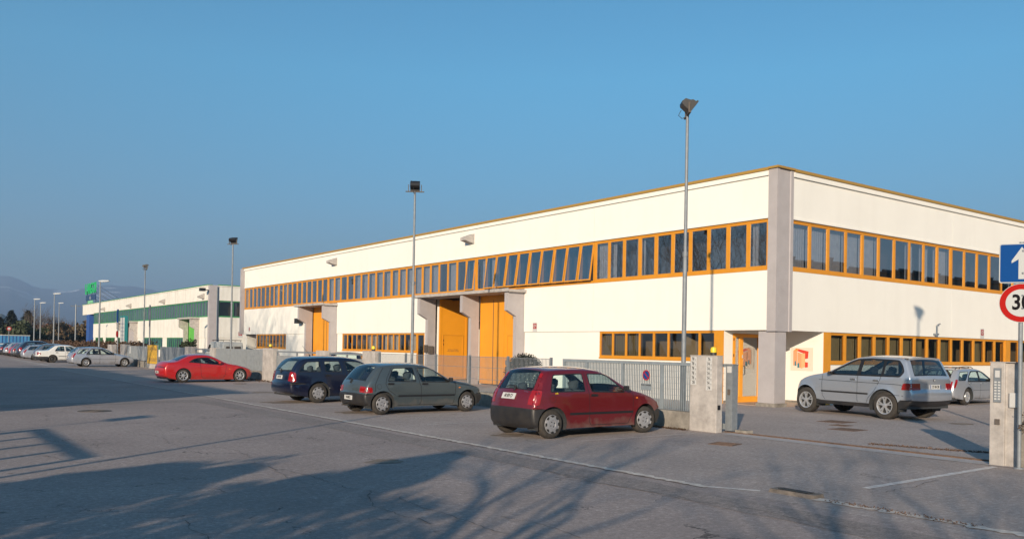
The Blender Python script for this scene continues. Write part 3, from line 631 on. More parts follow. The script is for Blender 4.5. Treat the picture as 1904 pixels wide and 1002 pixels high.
# roof-top sign of free-standing letters over a dark panel, propped by steel struts
sg = empty('roof_sign', (0, 0, 0), 0, label='big green letters over a dark blue panel on the far roof corner', cat='sign')
textmesh('LARGOI', (GX, 150.0, 10.05), (0, -1, 0), (0, 0, 1), 1.75, 'letters', 'signgreen', sg, ex=.05, wide=1.02, bold=.035)
mb = MB(); mb.box(GX-.05, GX+.08, 146.2, 153.9, 8.25, 9.1); mb.build('panel', mat('night_blue_panel', (.02, .05, .13), .4), sg)
mb = MB(); mb.add([(GX-.06, 150.6, 8.4), (GX-.06, 150.0, 8.35), (GX-.06, 150.1, 8.95), (GX-.06, 150.5, 8.85)], [(0, 1, 2, 3)]); mb.build('panel_mark', 'signwhite', sg)
textmesh('CERESER', (GX, 150.0, 7.95), (0, -1, 0), (0, 0, 1), .42, 'letters', mat('pale_green_letters', (.25, .60, .35), .4), sg, ex=.06, wide=1.75, bold=.02)
mb = MB()
for y in (146.6, 150, 153.5):
    mb.tube([(GX+.12, y, 7.4), (GX+.12, y, 10.9)], .04, 5); mb.tube([(GX+.2, y, 10.6), (GX+5, y-1, 7.45)], .018, 4); mb.tube([(GX+.2, y, 9.2), (GX+3, y-1, 7.45)], .018, 4)
mb.build('strut', 'black', sg)
# ------------------------------------------------------------------ cars
def chaikin(p, it=2, closed=False):
    for _ in range(it):
        q = [] if closed else [p[0]]
        for i in range(len(p) if closed else len(p)-1):
            a = p[i]; b = p[(i+1) % len(p)]
            q += [(a[0]*.75+b[0]*.25, a[1]*.75+b[1]*.25), (a[0]*.25+b[0]*.75, a[1]*.25+b[1]*.75)]
        if not closed: q.append(p[-1])
        p = q
    return p
def roundpoly(p, r=.045, n=3):
    out = []; k = len(p)
    for i in range(k):
        a, b, c = Vector(p[i-1]), Vector(p[i]), Vector(p[(i+1) % k]); u = a-b; v = c-b
        q = min(r, u.length*.4, v.length*.4); A = b+u.normalized()*q; B = b+v.normalized()*q
        for j in range(n+1):
            t = j/n; w_ = A*(1-t)**2+b*2*t*(1-t)+B*t*t; out.append((w_.x, w_.y))
    return out
def resample(p, d):
    out = [p[0]]
    for i in range(len(p)-1):
        L = hypot(p[i+1][0]-p[i][0], p[i+1][1]-p[i][1]); k = max(1, int(math.ceil(L/d)))
        for j in range(1, k+1): out.append((p[i][0]+(p[i+1][0]-p[i][0])*j/k, p[i][1]+(p[i+1][1]-p[i][1])*j/k))
    return out
def inside(pt, poly):
    x, y = pt; c = False; j = len(poly)-1
    for i in range(len(poly)):
        a, b = poly[i], poly[j]
        if (a[1] > y) != (b[1] > y) and x < (b[0]-a[0])*(y-a[1])/(b[1]-a[1])+a[0]: c = not c
        j = i
    return c
def segdist(x, z, poly):
    m = 9e9
    for i in range(len(poly)-1):
        ax, az = poly[i]; bx, bz = poly[i+1]; dx = bx-ax; dz = bz-az; L = dx*dx+dz*dz
        t = 0 if L == 0 else max(0, min(1, ((x-ax)*dx+(z-az)*dz)/L))
        e = hypot(x-ax-dx*t, z-az-dz*t)
        if e < m: m = e
    return m
def inset(poly, d):
    """shrink a closed polygon by d"""
    n = len(poly); ar = sum(poly[i][0]*poly[(i+1) % n][1]-poly[(i+1) % n][0]*poly[i][1] for i in range(n))
    s = 1 if ar > 0 else -1; out = []
    for i in range(n):
        p0, p1, p2 = poly[i-1], poly[i], poly[(i+1) % n]
        a = Vector((p1[0]-p0[0], p1[1]-p0[1])); b = Vector((p2[0]-p1[0], p2[1]-p1[1]))
        if a.length < 1e-6 or b.length < 1e-6: out.append(p1); continue
        a.normalize(); b.normalize(); na = Vector((-a.y, a.x))*s; nb = Vector((-b.y, b.x))*s
        v = na+nb; v = v/max(.35, v.length_squared/2)*1.0 if v.length > 1e-6 else na
        out.append((p1[0]+v.x*d, p1[1]+v.y*d))
    return out

class Car:
    def __init__(s, sp):
        s.sp = sp
        s.out = resample(chaikin(sp['outline'], 2), .075)
        xs = [p[0] for p in s.out]; s.xr, s.xf = min(xs), max(xs)
        s.hw = sp['width']/2; s.belt = sp['belt']; s.wb = sp['wb']; s.rw = sp['rw']; s.ar = sp.get('arch', s.rw+.055)
        s.sill = sp.get('sill', .2); s.rr = sp.get('edge', .06); s.zm = sp.get('mid', .5)
        s.closed = s.out+[(s.xf, -.2), (s.xr, -.2)]
        k = max(range(len(s.out)), key=lambda i: s.out[i][1]); s.peak = k
        L = [0]
        for i in range(1, len(s.out)): L.append(L[-1]+hypot(s.out[i][0]-s.out[i-1][0], s.out[i][1]-s.out[i-1][1]))
        s.L = L
    def W(s, x, z, edge=None):
        xm = (s.xr+s.xf)/2; u = (x-xm)/((s.xf-s.xr)/2)
        t = s.sp.get('tr', .10) if u < 0 else s.sp.get('tf', .14)
        plan = 1-t*(max(0, (abs(u)-.5)/.5))**2.4
        if z < s.zm: v = 1-.045*((s.zm-z)/s.zm)**2
        elif z < s.belt: v = 1-.022*((z-s.zm)/(s.belt-s.zm))**2
        else: v = .978
        y = s.hw*plan*v
        if z > s.belt: y -= (z-s.belt)*s.sp.get('tumble', .33)
        d = (segdist(x, z, s.out) if inside((x, z), s.closed) else 0) if edge is None else edge
        if d < s.rr: y -= s.rr-sqrt(max(0, s.rr**2-(s.rr-d)**2))
        for cx in (0, s.wb):                       # a little flare round the arches
            r = hypot(x-cx, z-s.rw)
            if r < s.ar+.12: y += .012*s.sp.get('flare', 1)*(1-max(0, r-s.ar)/.12)
        return y
    def atz(s, z, rear=True):
        """arc length on the rear (or front) flank of the outline at height z"""
        rng = range(0, s.peak) if rear else range(len(s.out)-2, s.peak-1, -1)
        for i in rng:
            a, b = s.out[i], s.out[i+1]
            if (a[1]-z)*(b[1]-z) <= 0 and a[1] != b[1]:
                return s.L[i]+(s.L[i+1]-s.L[i])*(z-a[1])/(b[1]-a[1])
        return s.L[0] if rear else s.L[-1]
    def strip(s, l, t, off=0):
        l = max(0, min(s.L[-1], l)); i = 0
        while i < len(s.L)-2 and s.L[i+1] < l: i += 1
        f = (l-s.L[i])/max(1e-9, s.L[i+1]-s.L[i])
        def pn(i):
            a = s.out[max(0, i-2)]; b = s.out[min(len(s.out)-1, i+2)]
            d = Vector((b[0]-a[0], b[1]-a[1])).normalized(); return Vector((-d.y, d.x))
        p = Vector(s.out[i])*(1-f)+Vector(s.out[i+1])*f; n = (pn(i)*(1-f)+pn(i+1)*f).normalized()
        w_ = s.W(p.x, p.y, 0)
        b = s.sp.get('bulge_r', .10) if p.x < (s.xr+s.xf)/2 else s.sp.get('bulge_f', .14)
        cr = s.sp.get('crown', .045)*max(0, n.y)**2+b*n.x**2*(1 if p.y < s.belt else .75)
        q = p+n*(cr*(1-abs(t)**2.3)+off)
        return Vector((q.x, w_*t, q.y))
    def region(s, polys, extra=None):
        """triangulate the flank with polys as constraints"""
        sp = s.sp; bot = []
        a0, a1 = s.out[0], s.out[-1]
        def arc(cx):
            r = s.ar; zc = s.rw; zb = s.sill
            th = math.asin(max(-1, min(1, (zc-zb)/r))); pts = []
            for i in range(15):
                t = -th+(pi+2*th)*i/14; pts.append((cx+r*cos(t), zc+r*sin(t)))
            return pts
        bot = resample([a1]+arc(s.wb)+arc(0)+[a0], .09)
        ring = s.out+bot[1:-1]
        V = [Vector(p) for p in ring]; E = [(i, (i+1) % len(ring)) for i in range(len(ring))]
        for P in polys:
            b = len(V); V += [Vector(p) for p in P]; E += [(b+i, b+(i+1) % len(P)) for i in range(len(P))]
        step = sp.get('grid', .085)
        for d in (.018, .045):
            for i in range(1, len(s.out)-1):
                a = s.out[i-1]; c = s.out[i+1]; dd = Vector((c[0]-a[0], c[1]-a[1])).normalized()
                q = (s.out[i][0]+dd.y*d, s.out[i][1]-dd.x*d)
                if inside(q, ring) and segdist(q[0], q[1], s.out) > d*.8 and all(segdist(q[0], q[1], P+[P[0]]) > .012 for P in polys): V.append(Vector(q))
        x = s.xr+.03
        while x < s.xf:
            z = .1
            while z < 1.9:
                q = (x, z)
                if inside(q, ring) and segdist(x, z, ring+[ring[0]]) > .055 and all(segdist(x, z, P+[P[0]]) > .03 for P in polys): V.append(Vector(q))
                z += step
            x += step
        v2, e2, f2, *_ = delaunay_2d_cdt(V, E, [], 0, 1e-5)
        return v2, f2, ring
    def skin(s, root, col, trimmat='trim'):
        sp = s.sp; wins = [roundpoly(p, sp.get('wr', .05)) for p in sp['windows']]
        glass = [inset(p, .022) for p in wins]
        dlo = [roundpoly(sp['dlo'], .05)] if 'dlo' in sp else []
        cons = wins+glass+dlo+sp.get('bumpers', [])
        v2, f2, ring = s.region(cons)
        groups = {'body': [], 'glass': [], 'trim': [], 'bumper': []}
        for f in f2:
            c = (sum(v2[i][0] for i in f)/3, sum(v2[i][1] for i in f)/3)
            if not inside(c, ring): continue
            k = 'body'
            for p in sp.get('bumpers', []):
                if inside(c, p): k = 'bumper'
            if dlo and inside(c, dlo[0]): k = 'trim'
            for p, g in zip(wins, glass):
                if inside(c, p): k = 'glass' if inside(c, g) else 'trim'
            groups[k].append(f)
        Y = [s.W(v[0], v[1]) for v in v2]
        res = {}
        for k, fs in groups.items():
            mb = MB()
            for sg in (1, -1):
                off = -.006 if k == 'glass' else 0
                idx = {}; vs = []; ff = []
                for f in fs:
                    t = []
                    for i in f:
                        if i not in idx: idx[i] = len(vs); vs.append((v2[i][0], sg*(Y[i]+off), v2[i][1]))
                        t.append(idx[i])
                    a, b, c = [Vector(vs[j]) for j in t]
                    if (b-a).cross(c-a).y*sg < 0: t = t[::-1]
                    ff.append(t)
                mb.add(vs, ff)
            res[k] = mb
        # strip over the top and both ends
        brk = []
        reg = []                                       # (l0, l1, tmax, kind)
        tw = sp.get('twin', .84)
        rwz = sp['rwin']; l0, l1 = s.atz(rwz[0]), s.atz(rwz[1]); reg.append((l0, l1, tw, 'rear'))
        wsz = sp['wscr']; m0, m1 = s.atz(wsz[1], False), s.atz(wsz[0], False); reg.append((m0, m1, .9, 'front'))
        lb = s.atz(sp.get('bump_r', 0)) if sp.get('bump_r') else -1
        lf = s.atz(sp.get('bump_f', 0), False) if sp.get('bump_f') else 9e9
        Ls = sorted(set(s.L+[l0, l1, m0, m1, l0+.02, l1-.02, m0+.02, m1-.02]+([lb] if lb > 0 else [])+([lf] if lf < 9e8 else [])))
        Ls = [a for i, a in enumerate(Ls) if i == 0 or a-Ls[i-1] > 1e-4 or a in s.L]
        T = [-1, -.985, -.95, -.9, -.87, -tw, -tw+.03, -.6, -.35, -.12, .12, .35, .6, tw-.03, tw, .87, .9, .95, .985, 1]
        T = sorted(set(T)); rows = [[s.strip(l, t) for t in T] for l in Ls]
        out = {'body': MB(), 'rear': MB(), 'front': MB(), 'trim': MB(), 'bumper': MB()}
        for i in range(len(Ls)-1):
            lc = (Ls[i]+Ls[i+1])/2
            for j in range(len(T)-1):
                tc_ = (T[j]+T[j+1])/2; k = 'body'
                if lc < lb or lc > lf: k = 'bumper'
                for (a, b, tm, nm) in reg:
                    if a < lc < b and abs(tc_) < tm:
                        k = nm if (a+.02 < lc < b-.02 and abs(tc_) < tm-.03) else 'trim'
                out[k].add([rows[i][j], rows[i][j+1], rows[i+1][j+1], rows[i+1][j]], [(0, 3, 2, 1)])
        def finish(mbs, name, m, isl=True):
            mb = MB()
            for q in mbs: mb.add(q.v, q.f)
            if not mb.f: return None
            ob = mb.build(name, m, root)
            bm = bmesh.new(); bm.from_mesh(ob.data); bmesh.ops.remove_doubles(bm, verts=bm.verts, dist=2e-4)
            for f in bm.faces: f.smooth = True
            if not isl:
                bm.to_mesh(ob.data); bm.free(); ob.data.set_sharp_from_angle(angle=radians(50)); return ob
            mm_ = ob.data.materials[0]; D.objects.remove(ob)
            seen = set(); bm.verts.ensure_lookup_table()
            for v in bm.verts:
                if v.index in seen: continue
                st = [v]; comp = []; seen.add(v.index)
                while st:
                    q_ = st.pop(); comp.append(q_)
                    for e_ in q_.link_edges:
                        o_ = e_.other_vert(q_)
                        if o_.index not in seen: seen.add(o_.index); st.append(o_)
                if len(comp) < 4: continue
                ix = {c.index: i for i, c in enumerate(comp)}; fs = {f for c in comp for f in c.link_faces}
                me = D.meshes.new(name); me.from_pydata([c.co[:] for c in comp], [], [[ix[x.index] for x in f.verts] for f in fs]); me.materials.append(mm_)
                me.polygons.foreach_set('use_smooth', [True]*len(me.polygons)); me.set_sharp_from_angle(angle=radians(50))
                o2 = D.objects.new(name, me); COL.objects.link(o2); o2.parent = root
            bm.free()
        finish([res['body'], out['body']], 'body', col, False)
        finish([res['bumper'], out['bumper']], 'bumper', sp.get('bmat', 'bumper'))
        finish([res['trim'], out['trim']], 'window_trim', trimmat)
        g = sp.get('glass', 'carglass')
        finish([res['glass']], 'side_window', g)
        finish([out['rear']], 'rear_window', g); finish([out['front']], 'windscreen', 'carglass')
    def sidepatch(s, poly, name, m, root, off=.006, sides=(1, -1), grid=.06, rnd=1):
        poly = roundpoly(poly, .03, 2) if rnd else poly
        P = resample(poly+[poly[0]], .05)[:-1]
        V = [Vector(p) for p in P]; x = min(p[0] for p in P)+grid/2
        while x < max(p[0] for p in P):
            z = min(p[1] for p in P)+grid/2
            while z < max(p[1] for p in P):
                if inside((x, z), P) and segdist(x, z, P+[P[0]]) > .02: V.append(Vector((x, z)))
                z += grid
            x += grid
        v2, e2, f2, *_ = delaunay_2d_cdt(V, [(i, (i+1) % len(P)) for i in range(len(P))], [], 0, 1e-5)
        f2 = [f for f in f2 if inside((sum(v2[i][0] for i in f)/3, sum(v2[i][1] for i in f)/3), P) and inside((sum(v2[i][0] for i in f)/3, sum(v2[i][1] for i in f)/3), s.closed)]
        obs = []
        for sg in sides:
            mb = MB(); vs = [(v[0], sg*(s.W(v[0], v[1])+off), v[1]) for v in v2]; ff = []
            for f in f2:
                a, b, c = [Vector(vs[j]) for j in f]
                ff.append(f if (b-a).cross(c-a).y*sg > 0 else f[::-1])
            n = len(P); b0 = len(vs)
            mb.add(vs, [tuple(f) for f in ff])
            obs.append(mb.build(name, m, root, True))
        return obs
    def endpatch(s, z0, z1, t0, t1, name, m, root, rear=True, off=.006, n=5):
        l0, l1 = sorted((s.atz(z0, rear), s.atz(z1, rear))); mb = MB(); vs = []
        def add(o_):
            for i in range(n+1):
                for j in range(n+1): vs.append(s.strip(l0+(l1-l0)*i/n, t0+(t1-t0)*j/n, o_))
        add(off); add(-.01); k = n+1; f = []
        for i in range(n):
            for j in range(n): f.append((i*k+j, (i+1)*k+j, (i+1)*k+j+1, i*k+j+1))
        B = k*k
        for i in range(n):
            f += [(i*k, B+i*k, B+(i+1)*k, (i+1)*k), (i*k+n, (i+1)*k+n, B+(i+1)*k+n, B+i*k+n), (i, i+1, B+i+1, B+i), (n*k+i, B+n*k+i, B+n*k+i+1, n*k+i+1)]
        mb.add(vs, f); return mb.build(name, m, root, True)
    def line(s, pts, root, name='panel_gap', m='trim', w=.013, off=.0015, both=True):
        pts = resample(pts, .05); mb = MB()
        for sg in (1, -1):
            vs = []
            for i, p in enumerate(pts):
                a = pts[max(0, i-1)]; b = pts[min(len(pts)-1, i+1)]; d = Vector((b[0]-a[0], b[1]-a[1])).normalized()
                for q in (-1, 1):
                    x = p[0]-d.y*w/2*q; z = p[1]+d.x*w/2*q; vs.append((x, sg*(s.W(x, z)+off), z))
            mb.add(vs, [(2*i, 2*i+1, 2*i+3, 2*i+2) for i in range(len(pts)-1)])
        return mb.build(name, m, root)
    def handle(s, x, z, root, m='trim', w=.17):
        for sg in (1, -1):
            mb = MB(); y = s.W(x, z)
            mb.prism([(x-w/2, z-.022), (x+w/2, z-.026), (x+w/2+.01, z+.018), (x-w/2+.02, z+.024)], 1, sg*(y-.01), sg*(y+.022))
            mb.build('door_handle', m, root)
    def mirror(s, x, z, root, m='trim'):
        for sg in (1, -1):
            y = s.W(x, z)*sg
            mb = MB(); mb.tube([(x+.05, y-.02*sg, z-.02), (x+.02, y+.07*sg, z)], [.03, .025], 6)
            sh = [(-.04, .045), (-.045, .15), (.0, .17), (.05, .14), (.055, .06), (.02, .04)]
            vs = [(x+a, y+b*sg, z-.045) for a, b in sh]+[(x+a*1.05, y+b*sg, z+.02) for a, b in sh]+[(x+a*.8, y+(.13+(b-.13)*.85)*sg, z+.05) for a, b in sh]
            n = len(sh); f = [tuple(range(n)), tuple(range(2*n, 3*n))]+[(q*n+i, q*n+(i+1) % n, (q+1)*n+(i+1) % n, (q+1)*n+i) for q in (0, 1) for i in range(n)]
            mb.add(vs, f); mb.build('wing_mirror', m, root)
    def wheels(s, root, style, steer=0):
        for cx in (0, s.wb):
            for sg in (1, -1):
                R = s.rw; tw = s.sp.get('tyre_w', .185); yo = s.hw*.97-.01 if not s.sp.get('wheel_in') else s.hw-.04
                h = MB(); h.lathe([(.0, -tw*.5), (.10, -tw*.5), (.12, -tw*.9), (.0, -tw*.9)], (0, 0, 0), n=12, sgn=sg)
                hub = h.build('wheel', 'hubdark', root); hub.location = (cx, sg*yo, R)
                hub.rotation_euler = (0, random.random()*6, (steer if cx else 0)) if False else (0, 0, steer if cx else 0)
                rr = R*s.sp.get('rim', .64)
                ty = MB(); ty.lathe([(rr-.015, -.03), (rr, -.004), (rr+.02, 0), (R-.045, -.0), (R-.018, -.012), (R-.004, -.035), (R, -.06), (R, -tw+.05), (R-.012, -tw+.02), (rr, -tw), (rr-.02, -tw+.02)], (0, 0, 0), n=40, sgn=sg)
                for q in range(3):                      # tread grooves
                    pass
                t = ty.build('tyre', 'rubber', hub, True, 40)
                fl = MB()                               # flat, loaded patch is under the tyre
                rm = MB()
                if style == 'cover':
                    rm.lathe([(rr-.002, -.004), (rr-.012, .004), (rr-.03, -.006), (rr*.80, .010), (rr*.45, .018), (rr*.40, .010), (rr*.2, .012), (0, .014)], (0, 0, 0), n=40, mi=0, sgn=sg)
                    for k in range(8):
                        a = 2*pi*k/8; r1, r2, dw = rr*.74, rr*.93, .21
                        pts = [(r1*cos(a-dw*.7), r1*sin(a-dw*.7)), (r2*cos(a-dw), r2*sin(a-dw)), (r2*1.02*cos(a), r2*1.02*sin(a)), (r2*cos(a+dw), r2*sin(a+dw)), (r1*cos(a+dw*.7), r1*sin(a+dw*.7))]
                        rm.prism(pts, 1, sg*.003, sg*.016, 1)
                    for k in range(4):
                        a = 2*pi*k/4+.5; rm.prism([(rr*.27*cos(a)+.012*cos(b*pi/3), rr*.27*sin(a)+.012*sin(b*pi/3)) for b in range(6)], 1, sg*.005, sg*.0185, 1)
                elif style == 'steel':
                    rm.lathe([(rr-.002, -.004), (rr-.02, -.02), (rr*.7, -.035), (rr*.5, -.01), (rr*.3, -.005), (0, -.005)], (0, 0, 0), n=28, mi=1, sgn=sg)
                else:
                    ns = int(style[5:]); rm.lathe([(rr-.002, -.004), (rr-.008, .006), (rr-.03, -.004), (rr-.035, -.03), (rr-.045, -.07)], (0, 0, 0), n=40, sgn=sg)
                    rm.lathe([(rr-.03, -.06), (0, -.06)], (0, 0, 0), n=24, mi=1, sgn=sg)
                    rm.lathe([(.065, -.05), (.06, .004), (.03, .010), (0, .010)], (0, 0, 0), n=16, sgn=sg)
                    for k in range(ns):
                        a = 2*pi*k/ns+.3; ca, sa = cos(a), sin(a)
                        def q(r, t): return (r*ca-t*sa, r*sa+t*ca)
                        w0, w1 = (.028, .035) if ns > 5 else (.032, .034)
                        if ns <= 5:                     # forked spokes
                            for g in (-1, 1):
                                rm.prism([q(.03, -.016), q(rr*.55, g*.018-.018), q(rr-.02, g*.055-.016), q(rr-.015, g*.055+.016), q(rr*.55, g*.018+.018), q(.03, .016)], 1, sg*-.035, sg*.002+sg*.0002*g)
                        else: rm.prism([q(.03, -w0/2), q(rr*.5, -w0/2), q(rr-.012, -w1/2), q(rr-.012, w1/2), q(rr*.5, w0/2), q(.03, w0/2)], 1, sg*-.035, sg*.003)
                rm.build('rim', ['hubplastic' if style == 'cover' else 'hub', 'hubdark'], hub, True, 30)
    def under(s, root):
        mb = MB(); y = s.hw-.05
        # arches: half tunnels with a back wall
        for cx in (0, s.wb):
            for sg in (1, -1):
                vs = []; n = 12; th = .35
                for i in range(n+1):
                    t = -th+(pi+2*th)*i/n; px, pz = cx+(s.ar+.004)*cos(t), s.rw+(s.ar+.004)*sin(t)
                    vs += [(px, sg*(s.W(px, pz)-.004), pz), (px, sg*(y-.34), pz)]
                c = len(vs); vs.append((cx, sg*(y-.34), s.rw))
                mb.add(vs, [(2*i, 2*i+1, 2*i+3, 2*i+2) for i in range(n)]+[(c, 2*i+1, 2*i+3) for i in range(n)])
        z = s.sill+.015
        for a, b in ((s.xr+.12, -s.ar), (s.ar, s.wb-s.ar), (s.wb+s.ar, s.xf-.12)):
            if b > a: mb.box(a, b, -(y-.04), y-.04, z, z+.10)
        mb.box(s.xr+.25, s.xf-.25, -(y-.36), y-.36, z, z+.12)
        mb.build('underbody', 'cabin', root)
    def cabin(s, root, seats=2, wheel_x=None):
        sp = s.sp; b = s.belt; y = s.hw-.13; mb = MB(); fx = sp.get('dash', s.wb-.55); rx = sp.get('rear_seat', .30)
        mb.box(sp.get('cab_r', -.1), fx+.12, -y, y, s.sill+.13, s.sill+.2)
        for sg in (1, -1): mb.box(sp.get('cab_r', -.1), fx+.1, sg*y, sg*(y+.02), s.sill+.2, b-.03)
        mb.prism([(fx-.05, b-.22), (fx, b-.03), (fx+.12, b-.01), (fx+.35, b-.06), (fx+.35, b-.3), (fx, b-.35)], 1, -y, y)
        for k in range(14):
            a = 2*pi*k/14; a2 = 2*pi*(k+1)/14; r = .18
            f = lambda t: (fx-.13-.05*sin(t), y*.48+r*cos(t), b-.0+r*sin(t)*.92-.05)
            mb.tube([f(a), f(a2)], .014, 5, cap=False)
        mb.build('dashboard', 'cabin', root)
        def seat(x, yc, w_, h):
            m2 = MB(); m2.box(x, x+.48, yc-w_/2, yc+w_/2, s.sill+.2, s.sill+.36)
            m2.prism([(x-.02, s.sill+.3), (x+.12, s.sill+.3), (x-.06, b+.02), (x-.10, b+h-.02), (x-.20, b+h-.02), (x-.2, b)], 1, yc-w_/2, yc+w_/2)
            return m2
        for yc in (y*.5, -y*.5):
            m2 = seat(fx-.85, yc, y*.8, .07)
            for q in ((-.13, .0), (-.16, .13)): pass
            m2.tube([(fx-1.0, yc, b+.04), (fx-1.03, yc, b+.10), (fx-1.04, yc, b+.20), (fx-1.05, yc, b+.24)], [.05, .11, .12, .07], 10)
            m2.build('seat', 'seat', root, True, 40)
        m2 = seat(rx, 0, y*1.85, -.02)
        for yc in (y*.5, -y*.5): m2.tube([(rx-.13, yc, b-.02), (rx-.14, yc, b+.05), (rx-.15, yc, b+.14), (rx-.16, yc, b+.17)], [.05, .10, .10, .05], 10)
        m2.build('rear_seat', 'seat', root, True, 40)
        mb = MB(); mb.box(s.xr+.18, rx-.15, -y, y, s.sill+.25, b-.12); mb.build('boot_floor', 'cabin', root)
    def plate(s, z, t, root, txt, w_=.36, h=.11, rear=True, off=.012, blue=False):
        l = s.atz(z, rear); p = s.strip(l, t, off); q = s.strip(l+.04, t, off); u = (q-p).normalized()
        r = (s.strip(l, t+.06, off)-s.strip(l, t-.06, off)).normalized()
        if rear: r = -r
        else: u = -u
        n = r.cross(u); u = n.cross(r).normalized()
        mb = MB(); vs = [p+r*a*w_/2+u*b*h/2+n*c for c in (-.01, .004) for a, b in ((-1, -1), (1, -1), (1, 1), (-1, 1))]
        mb.add(vs, [(0, 3, 2, 1), (4, 5, 6, 7), (0, 1, 5, 4), (1, 2, 6, 5), (2, 3, 7, 6), (3, 0, 4, 7)])
        ob = mb.build('licence_plate', 'plate', root)
        textmesh(txt, p+n*.004, r, u, h*.62, 'lettering', 'ink', ob, bold=.0004, wide=w_*.86/(len(txt)*h*.62*.95) if txt else 1)
        if blue:
            for g in (-1, 1):
                mb = MB(); c = p+r*g*(w_/2-.018)+n*.005
                mb.add([c+r*a*.016+u*b*h*.46 for a, b in ((-1, -1), (1, -1), (1, 1), (-1, 1))], [(0, 1, 2, 3)]); mb.build('blue_band', 'signblue', ob)
        return ob
    def wiper(s, root, z, t0=-.35, t1=.35, zt=None):
        l0 = s.atz(z); l1 = s.atz(zt or z+.03); a = s.strip(l0-.10, t0, .012); b = s.strip(l0, t0+.03, .03); c = s.strip(l1, t1, .016)
        mb = MB(); mb.tube([a, b], .022, 6); mb.tube([b, (b+c)/2+Vector((-.01, 0, .01)), c], [.014, .011, .008], 5); mb.build('wiper', 'trim', root)
    def badge(s, txt, z, t, h, root, m='chrome'):
        l = s.atz(z); p = s.strip(l, t, .003); r = -(s.strip(l, t+.05)-s.strip(l, t-.05)).normalized(); u = (s.strip(l+.04, t)-s.strip(l, t)).normalized()
        n = r.cross(u); u = n.cross(r).normalized()
        textmesh(txt, p, r, u, h, 'badge', m, root, ex=.002)
    def roofrails(s, root, x0, x1, t=.86, m='black'):
        mb = MB()
        for sg in (1, -1):
            def pt(x, o_):
                i = min(range(len(s.out)), key=lambda i: abs(s.out[i][0]-x)+(0 if s.out[i][1] > s.belt+.1 else 9)); return s.strip(s.L[i], sg*t, o_)
            n = 8; P = [pt(x0+(x1-x0)*i/n, .01 if i in (0, n) else .05) for i in range(n+1)]; mb.tube(P, .014, 6)
            for i in (2, 6): mb.tube([P[i], pt(x0+(x1-x0)*i/n, 0)], .016, 6)
        mb.build('roof_rail', m, root, True)

def build_car(name, sp, loc, head, col, style, label, group='cars parked nose-in along the fence', detail=True, steer=0):
    root = empty(name, (0, 0, 0), 0, label=label, cat='car', group=group)
    c = Car(sp); c.skin(root, col); c.wheels(root, style, steer); c.under(root); c.cabin(root)
    for g in sp.get('gaps', []): c.line(g, root)
    if sp.get('mould'):
        (x0, z0), (x1, z1) = sp['mould']; c.sidepatch([(x0, z0-.022), (x1, z1-.022), (x1, z1+.022), (x0, z0+.022)], 'side_moulding', sp.get('mouldmat', 'trim'), root, .012, rnd=0)
    for x, z in sp.get('handles', []): c.handle(x, z, root, sp.get('hmat', 'trim'))
    if 'mirror' in sp: c.mirror(*sp['mirror'], root, sp.get('mirmat', 'trim') if sp.get('mirmat') != 'body' else col)
    for p in sp.get('tail_side', []): c.sidepatch(p[0], 'tail_light', p[1], root, .010)
    for z0, z1, t0, t1, mm in sp.get('tail_end', []):
        for g in (1, -1): c.endpatch(z0, z1, g*t0, g*t1, 'tail_light', mm, root, off=.010)
    for p in sp.get('head_side', []): c.sidepatch(p[0], 'headlight', p[1], root, .008)
    for z0, z1, t0, t1, mm in sp.get('head_end', []):
        for g in (1, -1): c.endpatch(z0, z1, g*t0, g*t1, 'headlight', mm, root, rear=False, off=.008)
    for p in sp.get('repeater', []): c.sidepatch(p, 'indicator', 'amber', root, .008)
    if 'fuel' in sp:
        x, z, r = sp['fuel']; c.line([(x+r*cos(t*pi/8), z+r*sin(t*pi/8)) for t in range(17)], root, 'fuel_flap', w=.007)
    if 'plate' in sp: c.plate(*sp['plate'][:2], root, *sp['plate'][2:])
    if 'wiper' in sp: c.wiper(root, *sp['wiper'])
    if 'rails' in sp: c.roofrails(root, *sp['rails'])
    # place: local origin is between the rear wheels' contact on the +y/-y near side
    root.location = loc; root.rotation_euler = (0, 0, head)
    return root, c

def rear_at(x, y, head, hw, side=-1):
    """origin of a car whose near rear wheel touches the ground at x, y"""
    return (x-side*(hw-.02)*-sin(head)*1, y-side*(hw-.02)*cos(head), 0)

